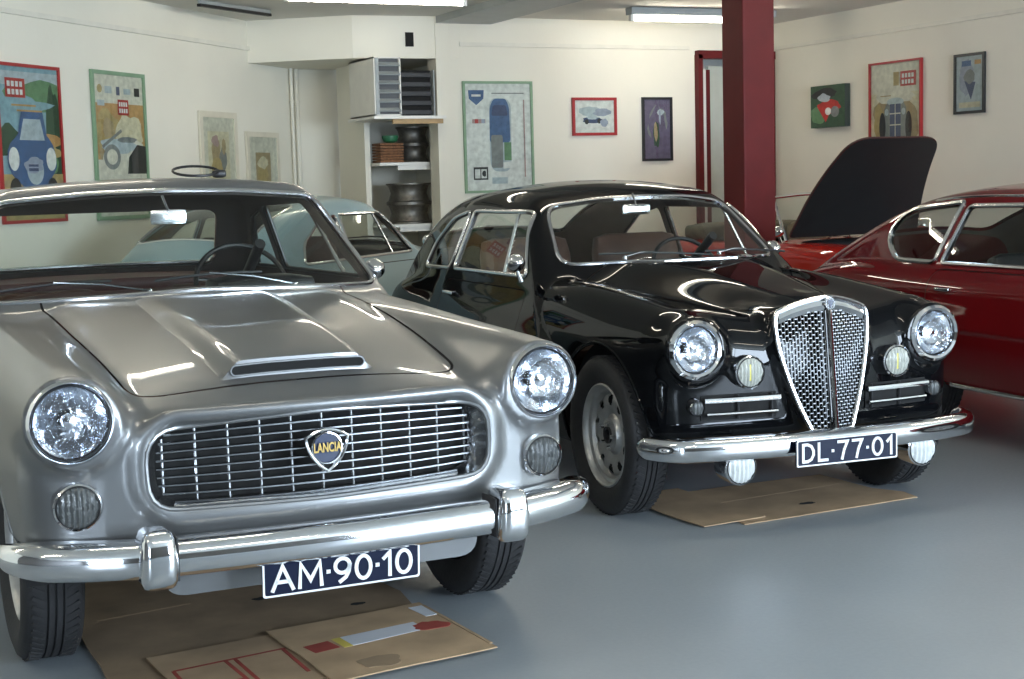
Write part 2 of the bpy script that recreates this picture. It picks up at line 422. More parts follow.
# ------------------------------------------------------------------ shared car parts
def wheel(parent, c, r, rrim, sgn, style):
    """c centre, sgn: +1 outer face towards +y"""
    ax = (0, sgn, 0); w2 = .09
    o = MB()
    tp = [(rrim - .004, .055), (rrim + .012, .070), (rrim + .045, .090), (r - .045, .092), (r - .018, .084), (r - .007, .072), (r - .004, .058), (r, .045),
          (r, .0255), (r - .007, .024), (r - .007, .0205), (r, .019), (r, .0035), (r - .007, .002), (r - .007, -.002), (r, -.0035), (r, -.019), (r - .007, -.0205), (r - .007, -.024), (r, -.0255),
          (r, -.045), (r - .007, -.072), (r - .02, -.084), (r - .06, -.092), (rrim, -.06)]
    o.lathe(tp, (0, 0, 0), ax, rubber, 56)
    n = 72
    for k in range(n):                      # tread blocks
        a = 2 * PI * k / n
        for yy in (-.050, .050):
            p = Vector((math.cos(a) * (r - .001), yy, math.sin(a) * (r - .001)))
            o.box(p, (.006, .038, .012), rubber, Matrix.Rotation(-a, 3, 'Y') @ Matrix.Rotation(.5 if yy > 0 else -.5, 3, 'X'))
    wo = o.build('wheel', parent, c)
    m = MB()
    rp = [(rrim + .006, .066), (rrim - .001, .070), (rrim - .008, .064), (rrim - .014, .045), (rrim - .028, .038), (rrim - .034, .020), (rrim - .040, .012)]
    m.lathe(rp, (0, 0, 0), ax, steel, 48)
    rd = rrim - .040
    # wheel disc with oval slots round the outside
    ns = 10; K = ns * 12; rows = []
    pr = [(rd, .012), (rd * .97, .022), (rd * .93, .030), (rd * .86, .034), (rd * .78, .034), (rd * .72, .032), (rd * .62, .026), (rd * .5, .018), (rd * .44, .024), (rd * .40, .040), (rd * .3, .044), (rd * .2, .044)]
    u = Vector((1, 0, 0)); v = Vector((0, 0, 1)); A = Vector(ax)
    vs = []; fs = []
    for (q, h) in pr:
        for k in range(K):
            a = 2 * PI * k / K; vs.append(A * h + (u * math.cos(a) + v * math.sin(a)) * q)
    for i in range(len(pr) - 1):
        for k in range(K):
            if style == 'slots' and 1 <= i <= 4 and k % 12 in ((3, 4, 5, 6, 7) if 2 <= i <= 3 else (4, 5, 6)): continue
            fs.append((i * K + k, i * K + (k + 1) % K, (i + 1) * K + (k + 1) % K, (i + 1) * K + k))
    m.add(vs, fs, steel)
    for k in range(5):
        a = 2 * PI * k / 5; p = A * .046 + (u * math.cos(a) + v * math.sin(a)) * rd * .31
        m.lathe([(.0, .016), (.008, .014), (.010, 0)], p, ax, chrome_soft, 8)
    ri = m.build('rim', wo)
    m = MB(); m.lathe([(.001, .004), (rd * 1.0, .004)], (0, 0, 0), ax, dark, 32); m.lathe([(rrim - .01, .04), (rrim - .01, -.055)], (0, 0, 0), ax, underseal, 32)
    m.build('brake_drum', wo)
    m = MB()
    if style == 'cap':
        m.lathe([(rd * .74, .034), (rd * .72, .042), (rd * .6, .052), (rd * .4, .062), (rd * .2, .067), (.001, .068)], (0, 0, 0), ax, chrome, 40)
    else:
        m.lathe([(rd * .21, .044), (rd * .205, .052), (rd * .14, .05), (rd * .13, .03), (.001, .028)], (0, 0, 0), ax, black_plastic, 32)
    m.build('hub_cap', wo)
    return wo
def headlamp(parent, c, R_, wide=0.):
    a = (1, 0, 0); m = MB(); r = R_ * (1 - wide)
    m.lathe([(r * .84, .0), (r * .7, -.03), (r * .45, -.055), (r * .2, -.068), (.001, -.07)], (0, 0, 0), a, reflector, 40)
    o = m.build('headlight', parent, c)
    m = MB(); m.lathe([(R_, -.05), (R_ * 1.02, -.012), (R_ * 1.0, .012), ((R_ + r * .9) / 2, .022), (r * .91, .016), (r * .88, .0), (r * .84, -.01)], (0, 0, 0), a, chrome, 48); m.lathe([(r * .895, .012), (r * .875, .016), (r * .855, .010)], (0, 0, 0), a, black_plastic, 48); m.build('rim', o)
    m = MB(); rows = []
    for i in range(9):
        q = i / 8; row = []
        for k in range(48):
            t = 2 * PI * k / 48; rr = r * .86 * q; y, z = rr * math.cos(t), rr * math.sin(t)
            row.append((.004 + .034 * math.sqrt(max(0, 1 - (q * .93) ** 2)) + .0015 * math.sin(y / r * 34) * (1 if abs(z) < r * .6 else .4), y, z))
        rows.append(row)
    m.grid(rows, lens_glass, True, True); m.build('lens', o)
    m = MB(); m.lathe([(.001, .0), (r * .16, -.004), (r * .19, -.018), (r * .15, -.045)], (-.012, 0, .0), a, chrome, 24); m.build('bulb_shield', o)
    return o
def small_lamp(parent, c, r, name='side_lamp', lens=None, depth=.05, bulb=None, ribs=11, axis=(1, 0, 0)):
    m = MB(); m.lathe([(r * .97, -depth), (r * 1.02, -.01), (r, .006), (r * .93, .010), (r * .90, .004)], (0, 0, 0), axis, chrome, 36); m.lathe([(r * .91, .009), (r * .86, .011), (r * .82, .0)], (0, 0, 0), axis, black_plastic, 36)
    o = m.build(name, parent, c)
    m = MB(); rows = []
    for i in range(13):
        q = i / 12; row = []
        for k in range(64):
            t = 2 * PI * k / 64; y, z = r * .84 * q * math.cos(t), r * .88 * q * math.sin(t)
            row.append((.003 + r * .28 * math.sqrt(max(0, 1 - (q * .95) ** 2)) + .0028 * math.cos(y / r * ribs * 2.6), y, z))
        rows.append(row)
    m.grid(rows, lens or lamp_clear, True, True); m.build('lens', o)
    if bulb: 
        m = MB(); m.rbox((.016, -.006, .0), (.010, r * .34, r * 1.0), .005, bulb, 3); m.build('bulb', o)
    return o
GL = {  # stroke letters in a 0..1 box (x scaled by width)
    'A': (.78, [[(0, 0), (.5, 1), (1, 0)], [(.2, .33), (.8, .33)]]), 'M': (.86, [[(0, 0), (.06, 1), (.5, .25), (.94, 1), (1, 0)]]),
    'D': (.62, [[(0, 0), (0, 1), (.45, 1), (.8, .88), (1, .62), (1, .38), (.8, .12), (.45, 0), (0, 0)]]), 'L': (.5, [[(0, 1), (0, 0), (1, 0)]]),
    '7': (.56, [[(0, 1), (1, 1), (.62, .5), (.42, 0)]]), '1': (.26, [[(0, .76), (.9, 1), (.9, 0)]]), '-': (.02, [[(0, .5), (1, .5)]]),
    '0': (.58, [[(.5 + .5 * math.cos(t), .5 + .5 * math.sin(t)) for t in np.linspace(0, 2 * PI, 25)]]),
    '9': (.58, [[(.5 + .5 * math.cos(t), .68 + .32 * math.sin(t)) for t in np.linspace(0, 2 * PI, 21)], [(1, .68), (.93, .4), (.72, .16), (.35, 0)]])}
def stroke_text(mb, s, h, wd, fn, m, gapw=.2, t=.004, squeeze=1., total=None):
    ws = [GL[c][0] * squeeze * h for c in s]; full = sum(ws) + gapw * h * (len(s) - 1); k = 1.
    if total: gapw = (total - sum(ws)) / (h * (len(s) - 1)); full = total
    x = -full / 2
    for c, wc in zip(s, ws):
        for line in GL[c][1]:
            P = [np.array((x + a * wc, (b - .5) * h)) for a, b in line]
            closed = np.allclose(P[0], P[-1]); 
            if closed: P = P[:-1]
            n = len(P); L = []; R = []
            for i in range(n):
                a = P[i - 1] if i or closed else None; b = P[(i + 1) % n] if i < n - 1 or closed else None
                d1 = (P[i] - a) if a is not None else (b - P[i]); d2 = (b - P[i]) if b is not None else d1
                d1 = d1 / np.linalg.norm(d1); d2 = d2 / np.linalg.norm(d2); n1 = np.array((-d1[1], d1[0])); n2 = np.array((-d2[1], d2[0]))
                mm = n1 + n2; mm = mm / np.linalg.norm(mm); kk = wd / 2 / max(.45, mm @ n1)
                q = P[i].copy()
                if a is None: q = q - d1 * wd / 2
                if b is None: q = q + d1 * wd / 2
                L.append(q + mm * kk); R.append(q - mm * kk)
            rng = range(n if closed else n - 1)
            vs = []; fs = []
            for h_ in (0, t):
                for Q in (L, R): vs += [fn(p[0], p[1], h_) for p in Q]
            for i in rng:
                j = (i + 1) % n
                fs += [(2 * n + i, 2 * n + j, 3 * n + j, 3 * n + i), (i, j, 2 * n + j, 2 * n + i), (n + i, n + j, 3 * n + j, 3 * n + i)]
            mb.add(vs, fs, m, False)
        x += wc + gapw * h
def plate(parent, c, wd, ht, text, tilt=0.):
    f = lambda y, z, t: (c[0] + t + tilt * z, c[1] + y, c[2] + z)
    o = MB(); o.prism(roundpoly([(-wd / 2, -ht / 2), (wd / 2, -ht / 2), (wd / 2, ht / 2), (-wd / 2, ht / 2)], .008, 4), -.008, 0, f, plate_blue)
    p = o.build('number_plate', parent); p['label'] = 'dark blue number plate with white characters ' + text
    m = MB(); a = roundpoly([(-wd / 2, -ht / 2), (wd / 2, -ht / 2), (wd / 2, ht / 2), (-wd / 2, ht / 2)], .008, 4); k = np.array((1 - .011 / wd, 1 - .011 / ht))
    b = a * k
    m.add([f(*q, .0015) for q in a] + [f(*q, .0015) for q in b], [(i, (i + 1) % len(a), len(a) + (i + 1) % len(a), len(a) + i) for i in range(len(a))], plate_white, False)
    m.build('border', p)
    m = MB(); stroke_text(m, text, ht * .63, ht * .10, f, plate_white, total=wd * .88, squeeze=1.12 if wd > .46 else 1.0); m.build('characters', p)
    return p
def steering(parent, c, tilt, r=.19, mat_=None):
    mat_ = mat_ or black_plastic; m = MB(); R = Matrix.Rotation(tilt, 3, 'Y'); pts = []
    for k in range(36):
        a = 2 * PI * k / 36; pts.append(Vector(c) + R @ Vector((0, r * math.cos(a), r * math.sin(a))))
    m.tube(pts, .011, mat_, 8, closed=True); o = m.build('steering_wheel', parent)
    m = MB()
    for a in (0.2, PI - .2, -PI / 2): m.tube([Vector(c) + R @ Vector((.03, 0, 0)), Vector(c) + R @ Vector((0, r * math.cos(a), r * math.sin(a)))], .007, chrome_soft, 6)
    m.tube([Vector(c) + R @ Vector((-.02, 0, 0)), Vector(c) + R @ Vector((.35, 0, 0))], .022, mat_, 10); m.build('spokes', o)
    return o
def wiper(parent, p0, p1, p2, sag=.012):
    """pivot p0, arm to p1 (blade middle), blade half vector p2"""
    m = MB(); p0, p1, p2 = Vector(p0), Vector(p1), Vector(p2)
    m.lathe([(.001, .018), (.011, .016), (.013, 0)], p0, (0, 0, 1), chrome, 12)
    m.tube([p0 + Vector((0, 0, .012)), (p0 + p1) / 2 + Vector((.012, 0, .022)), p1 + Vector((.006, 0, .014))], .0036, bar_metal, 6)
    o = m.build('wiper', parent); m = MB()
    m.tube([p1 - p2, p1 - p2 * .5 + Vector((.003, 0, .006)), p1 + Vector((.005, 0, .009)), p1 + p2 * .5 + Vector((.003, 0, .006)), p1 + p2], .005, black_plastic, 6)
    m.build('blade', o); return o
def seat(parent, c, wd=.5, ht=.5, m_=leather, rnd=.12):
    o = MB(); o.rbox((c[0], c[1], c[2] + .06), (.52, wd, .16), .06, m_, 6); s = o.build('seat', parent)
    o = MB(); o.rbox((c[0] - .27, c[1], c[2] + .1 + ht / 2), (.13, wd * .96, ht), rnd, m_, 8, Matrix.Rotation(-.22, 3, 'Y')); o.build('backrest', s)
    return s
def rear_bench(parent, c, wd, ht, m_=leather):
    o = MB(); o.rbox(c, (.45, wd, .16), .05, m_, 5); s = o.build('rear_seat', parent)
    o = MB(); o.rbox((c[0] - .25, c[1], c[2] + ht / 2), (.13, wd, ht), .05, m_, 5, Matrix.Rotation(-.25, 3, 'Y')); o.build('backrest', s); return s
def mirror_inside(parent, c, wd=.2, ht=.055):
    m = MB(); m.rbox(c, (.02, wd, ht), .009, chrome_soft, 5); o = m.build('rear_view_mirror', parent)
    m = MB(); m.tube([(c[0] + .005, c[1], c[2] + ht * .4), (c[0] + .0, c[1] - .02, c[2] + ht / 2 + .055)], .005, chrome, 6); m.build('stalk', o); return o
def door_mirror(parent, c, s=1.):
    m = MB(); m.rbox(c, (.10, .085, .085), .0424, chrome, 6, fn=lambda q: np.array((q[0], q[1] * (1 - .25 * (q[0] > 0) * q[0] / .05), q[2] * (1 - .25 * (q[0] > 0) * q[0] / .05))))
    o = m.build('door_mirror', parent); m = MB()
    m.tube([(c[0], c[1] , c[2] - .03), (c[0] + .005, c[1] - .02 * s, c[2] - .09)], [.008, .013], chrome, 8); m.build('stalk', o); return o
def liners(parent, xs, zc, ra, yo, yin=.40):
    for x in xs:
        for sg in (-1, 1):
            m = MB(); rows = [[(x + ra * math.cos(a), sg * y, zc + ra * math.sin(a)) for a in np.linspace(-.1, PI + .1, 28)] for y in (yin, yo)]
            m.grid(rows, underseal)
            m.add([(x + ra * math.cos(a), sg * yin, zc + ra * math.sin(a)) for a in np.linspace(-.1, PI + .1, 28)], [tuple(range(28))], underseal, False)
            m.build('wheel_arch_liner', parent)

# ------------------------------------------------------------------ the room (X along the back wall, Y into the room)
CEIL = 2.86; YB = 12.2
wall_m = mat('cream_wall_paint', (.76, .735, .635), .75, noise=.035, nscale=1.2, bump=.05, bscale=30)
ceil_m = mat('ceiling_paint', (.66, .65, .60), .85, noise=.03, nscale=1.0)
rail_m = mat('rail_paint', (.71, .69, .60), .5, noise=.05)
shop_m = mat('shopfront_dark', (.11, .105, .10), .6, noise=.1)
shelf_m = mat('shelf_white', (.74, .73, .68), .5, noise=.04)
red_steel = mat('red_column_paint', (.105, .008, .009), .55, spec=.25, noise=.12, nscale=5)
grey_metal = mat('fixture_grey', (.30, .33, .33), .4, noise=.06)
def floor_mat():
    m = bpy.data.materials.new('painted_floor'); m.use_nodes = True; nt = m.node_tree; b = nt.nodes['Principled BSDF']
    tc = nt.nodes.new('ShaderNodeTexCoord'); n = nt.nodes.new('ShaderNodeTexNoise'); n.inputs['Scale'].default_value = .9; n.inputs['Detail'].default_value = 8
    n2 = nt.nodes.new('ShaderNodeTexNoise'); n2.inputs['Scale'].default_value = 60; n2.inputs['Detail'].default_value = 4
    r = nt.nodes.new('ShaderNodeValToRGB'); r.color_ramp.elements[0].position = .3; r.color_ramp.elements[1].position = .75
    r.color_ramp.elements[0].color = (.245, .275, .295, 1); r.color_ramp.elements[1].color = (.295, .325, .345, 1)
    nt.links.new(tc.outputs['Object'], n.inputs['Vector']); nt.links.new(n.outputs['Fac'], r.inputs[0]); nt.links.new(r.outputs[0], b.inputs['Base Color'])
    rr = nt.nodes.new('ShaderNodeMapRange'); rr.inputs['To Min'].default_value = .30; rr.inputs['To Max'].default_value = .46
    nt.links.new(tc.outputs['Object'], n2.inputs['Vector']); nt.links.new(n2.outputs['Fac'], rr.inputs['Value']); nt.links.new(rr.outputs[0], b.inputs['Roughness'])
    bp = nt.nodes.new('ShaderNodeBump'); bp.inputs['Strength'].default_value = .06; nt.links.new(n2.outputs['Fac'], bp.inputs['Height']); nt.links.new(bp.outputs[0], b.inputs['Normal'])
    return m
LW0 = Vector((1.1506, 10.3022)); LD = Vector((.692, .722)).normalized()
XL = -4.0; kL = (XL - LW0.x) / LD.x; YL = LW0.y + LD.y * kL; XE = 4.22; kE = (XE - LW0.x) / LD.x; YE = LW0.y + LD.y * kE
YF = -3.2; XR = 8.6
def wallseg(name, a, b, z0=0., z1=CEIL, t=.12, m_=None):
    """wall whose inner face runs a->b, room on the right hand side of a->b"""
    a, b = Vector(a), Vector(b); d = (b - a).normalized(); n = Vector((-d.y, d.x)) * t; o = MB()
    q = [a, b, b + n, a + n]
    o.prism([(p.x, p.y) for p in q], z0, z1, lambda x, y, h: (x, y, h), m_ or wall_m)
    return struct(o.build(name))
m = MB(); m.box(((XL + XR) / 2, 5.2, -.06), (XR - XL + .6, 17.6, .12), floor_mat()); struct(m.build('floor'))
m = MB(); m.box(((XL + XR) / 2, 5.2, CEIL + .06), (XR - XL + .6, 17.6, .12), ceil_m); struct(m.build('ceiling'))
wallseg('wall_left', (XL, YL), (XE, YE))
wallseg('wall_corner', (XE, YE), (4.78, YE))
wallseg('wall_side', (XL, YF), (XL, YL), m_=shop_m)
wallseg('wall_right', (XR, YB), (XR, YF))
# back wall with the doorway opening, its left end forms the side of the shelf recess
DX0, DX1, DZ = 7.76, 8.585, 2.56
m = MB(); m.box(((5.09 + DX0) / 2, YB + .1, CEIL / 2), (DX0 - 5.09, .2, CEIL), wall_m); m.box(((DX0 + DX1) / 2, YB + .1, (CEIL + DZ) / 2), (DX1 - DX0, .2, CEIL - DZ), wall_m)
m.box((8.6, YB + .1, CEIL / 2), (.03, .2, CEIL), wall_m); struct(m.build('wall_back'))
m = MB(); m.box((5.36, 12.9, CEIL / 2), (.10, 1.0, CEIL), wall_m); struct(m.build('wall_recess'))
wallseg('wall_niche', (4.68, 13.30), (5.36, 13.30), t=.09)
# wall behind the camera with shop windows, the small left one added for reflections
m = MB()
xs = [XL, -3.5, -2.2, 3.8, 6.2, 6.35, 8.45, XR]
for i in range(0, 7, 2): m.box(((xs[i] + xs[i + 1]) / 2, YF - .06, CEIL / 2), (xs[i + 1] - xs[i], .12, CEIL), shop_m)
for i in range(1, 7, 2):
    m.box(((xs[i] + xs[i + 1]) / 2, YF - .06, .2), (xs[i + 1] - xs[i], .12, .4), shop_m); m.box(((xs[i] + xs[i + 1]) / 2, YF - .06, 2.78), (xs[i + 1] - xs[i], .12, .16), shop_m)
struct(m.build('wall_front'))
for k, i in enumerate(range(1, 7, 2)):
    a, b = xs[i], xs[i + 1]; m = MB()
    for x in (a + .03, (a + b) / 2, b - .03): m.box((x, YF - .05, 1.55), (.06, .06, 2.3), shelf_m)
    for z in (.43, 2.67): m.box(((a + b) / 2, YF - .05, z), (b - a, .06, .06), shelf_m)
    o = struct(m.build('window_%d' % (k + 1)))
    m = MB(); m.box(((a + b) / 2, YF - .06, 1.55), (b - a - .1, .008, 2.2), win_glass); m.build('pane', o)
# picture rail on the three visible walls
def rail(name, a, b, n, z=2.605):
    m = MB(); a, b, n = Vector(a), Vector(b), Vector(n); q = [a, b, b + n * .022, a + n * .022]
    m.prism([(p.x, p.y) for p in q], z, z + .035, lambda x, y, h: (x, y, h), rail_m); struct(m.build(name))
LN = Vector((LD.y, -LD.x))
rail('trim_1', LW0 + LD * -3, LW0 + LD * 3.7, LN); rail('trim_2', (5.31, YB), (DX0 - .1, YB), (0, -1)); rail('trim_3', (XR, YB - .1), (XR, 6.5), (-1, 0))
# boxed-in duct over the recess
m = MB(); bx = [(LW0.x + LD.x * 3.55, LW0.y + LD.y * 3.55), (4.36, 12.28), (5.32, 12.19), (5.32, YE), (XE, YE)]
m.prism(bx, 2.50, CEIL, lambda x, y, h: (x, y, h), wall_m); struct(m.build('ceiling_duct'))
m = MB(); m.box((4.86, 12.232, 2.66), (.07, .03, .12), dark); tag(m.build('vent_opening'), 'small black square vent opening high in the boxed duct', 'vent')
# ceiling beam
m = MB(); m.prism([(5.10, 12.2), (5.62, 12.2), (5.55, 3), (5.03, 3)], CEIL - .06, CEIL, lambda x, y, h: (x, y, h), grey_metal); struct(m.build('ceiling_beam'))
# pipes in the corner
for i, (k, rr) in enumerate(((4.30, .016), (4.40, .022))):
    p = LW0 + LD * k + LN * .03; m = MB(); m.tube([(p.x, p.y, 0.01), (p.x, p.y, 2.5)], rr, wall_m, 12)
    for z in (.6, 1.4, 2.2): m.lathe([(rr, -.012), (rr + .006, -.01), (rr + .006, .01), (rr, .012)], (p.x, p.y, z), (0, 0, 1), wall_m, 12)
    tag(m.build('wall_pipe'), ('thinner' if i == 0 else 'thicker') + ' cream painted pipe running down the left wall beside the recess', 'pipe', 'pipes in the left corner')
# red steel column
m = MB(); cx, cy, cw = 5.825, 8.53, .126
prof = roundpoly([(-cw, -cw), (cw, -cw), (cw, cw), (-cw, cw)], .012, 4)
m.prism(prof, .02, CEIL, lambda x, y, h: (cx + x, cy + y, h), red_steel)
o = struct(m.build('column'))
m = MB(); m.box((cx, cy, .01), (.34, .34, .02), red_steel); m.build('base_plate', o)
# doorway: red frame and an open door leaf beyond
m = MB()
for x in (DX0 - .01, DX1 - .02): m.box((x, YB - .02, DZ / 2), (.05, .10, DZ), red_steel)
m.box(((DX0 + DX1) / 2, YB - .02, DZ), (DX1 - DX0 + .06, .10, .075), red_steel)
o = struct(m.build('door_1')); 
leaf = mat('door_leaf', (.50, .53, .47), .5, noise=.04)
m = MB(); R = Matrix.Rotation(math.radians(12), 3, 'Z'); m.box((DX0 + .58, YB + .22, DZ / 2 - .04), (.80, .045, DZ - .1), leaf, R); d = m.build('door_leaf', o)
m = MB(); m.box((DX0 + .165, YB + .10, DZ / 2 - .06), (.045, .04, DZ - .14), red_steel); m.build('door_edge', o)
m = MB(); m.box((DX0 + .11, YB + .09, DZ / 2 - .06), (.05, .04, DZ - .14), shelf_m); m.build('door_rebate', o)
m = MB(); m.tube([(DX0 + .75, YB + .16, 1.05), (DX0 + .75, YB + .11, 1.05), (DX0 + .64, YB + .10, 1.05)], .01, chrome_soft, 8); m.build('door_handle', d)
wallseg('wall_passage', (7.4, 13.4), (8.9, 13.4))

# fluorescent fittings
tube_m = mat('fluorescent_tube', (1, 1, 1), .4, emit=((1, .90, .74), TUBE))
def fitting():
    t = thing('fluorescent_light', 'grey channel fluorescent light with one bare white tube on the ceiling', 'ceiling light')
    m = MB(); m.prism([(-.06, .0), (.06, .0), (.05, -.06), (-.05, -.06)], -.72, .72, lambda a, b, h: (h, a, b), grey_metal); m.build('channel', t)
    m = MB(); m.tube([(-.68, 0, -.09), (.68, 0, -.09)], .019, tube_m, 12); m.build('tube', t)
    for s in (-1, 1):
        m = MB(); m.box((s * .695, 0, -.075), (.03, .045, .075), shelf_m); m.build('end_cap', t)
    return t
f0 = fitting(); f0.location = (7.18, 11.2, CEIL - .005); f0.rotation_euler[2] = -.03
f0['label'] = 'grey fluorescent light hanging in front of the red doorway, partly behind the red column'
f0['group'] = 'fluorescent ceiling lights'
for i, (x, y, r) in enumerate(((3.95, 10.55, 0), (1.0, 7.6, 0), (3.9, 7.4, 0), (6.9, 7.2, 0), (1.0, 4.2, 0), (3.9, 4.2, 0), (6.9, 4.0, 0), (1.6, .8, 0), (4.8, .8, 0), (-1.6, 6.2, 0), (-1.6, 2.8, 0))):
    c = copy_tree(f0); c.location = (x, y, CEIL - .005); c.rotation_euler[2] = r
    c['label'] = 'bright fluorescent tube light along the very top edge above the grey beam' if i == 0 else 'fluorescent light on the ceiling above the parked cars, out of the picture'
m = MB(); m.box((0, 0, .01), (.9, .035, .022), black_plastic); m.box((.0, 0, .035), (.9, .02, .03), grey_metal)
o = m.build('ceiling_track', None, (3.22, 11.78, CEIL - .052)); o.rotation_euler[2] = .65; tag(o, 'short dark track on the ceiling above the left wall pictures', 'light track')

# ------------------------------------------------------------------ silver coupe
def place(t, x, y, yaw): t.location = (x, y, 0); t.rotation_euler = (0, 0, yaw - PI / 2)
def rbox2(a, b, ca, cb, ha, hb, r):
    qa = np.abs(a - ca) - ha + r; qb = np.abs(b - cb) - hb + r
    return np.hypot(np.maximum(qa, 0), np.maximum(qb, 0)) + np.minimum(np.maximum(qa, qb), 0) - r
sTc = Spl([(-4.9, .78), (-4.6, .84), (-4.2, .93), (-3.6, 1.0), (-2.5, 1.03), (-1.9, 1.04), (-1.5, 1.037), (-1.0, .975), (-.6, .912), (-.28, .848), (-.10, .806), (.1, .75)])
sTf = Spl([(-4.9, .82), (-4.5, .90), (-4., .965), (-3, .985), (-2, .998), (-1.6, .998), (-1.0, .975), (-.6, .955), (-.2, .925), (.1, .88)])
sW = Spl([(-4.9, .66), (-4.5, .76), (-4.0, .83), (-3.3, .87), (-2.5, .885), (-1.5, .88), (-.8, .862), (-.4, .84), (-.1, .812), (.1, .80)])
sR = Spl([(-4., 1.25), (-3.6, 1.355), (-3.2, 1.425), (-2.8, 1.458), (-2.4, 1.468), (-2.1, 1.462), (-1.9, 1.446), (-1.6, 1.40)])
def s_top(x, ay):
    a = sTc(x) - .010 * (ay / .5) ** 2; b = sTf(x)
    t = a + (b - a) * sstep(.47, .66, ay) - .007 * np.exp(-((ay - .535) / .045) ** 2) * sstep(-.1, -.4, x) * sstep(-1.75, -1.5, x)
    t = t + .016 * (1 - sstep(.10, .48, ay)) * sstep(-.12, -.36, x) * sstep(-1.5, -.5, x)
    return t - .10 * (np.maximum(ay - .69, 0) / .2) ** 2
def s_front(ay, z): return -.045 - .03 * (ay / .5) ** 2 - .10 * np.maximum(ay - .62, 0) - .05 * np.maximum(.46 - z, 0) / .15 - .0 * z
def F_silver(x, y, z):
    ay = sabs(y)
    W = sW(x) - .085 * (np.maximum(z - .62, 0) / .4) ** 2 - .07 * (np.maximum(.60 - z, 0) / .35) ** 2
    b = smax(ay - W, z - s_top(x, ay), .10)
    b = smax(b, x - s_front(ay, z), .11)
    b = smax(b, (-4.70 + .12 * (ay / .7) ** 2) - x, .10)
    b = smax(b, .27 + .16 * sstep(-.62, -.40, x) - z, .05)
    hl = np.hypot(ay - .697, z - .808) - (.124 + .035 * np.minimum(x + .1, 0))
    hl = smax(smax(hl, x + .083, .012), -.9 - x, .2)
    b = smin(b, hl, .055)
    d = rbox2(y, z, 0, .662, .508 - .0 * z, .126, .105)
    b = smin(b, np.hypot(d - .016, x - s_front(ay, z) + .012) - .020, .035)
    side = ay - (.770 - .32 * (z - 1.02))
    c = smax(side, z - (sR(x) - .030 * (ay / .55) ** 2), .085)
    c = smax(c, x - (-1.40 - .22 * (ay / .7) ** 2 - 1.5 * (z - 1.04)), .03)
    c = smax(c, (-3.78 + 1.25 * (z - 1.045) + .16 * (ay / .6) ** 2) - x, .06)
    c = smax(c, .80 - z, .02)
    return smin(b, c, .022)
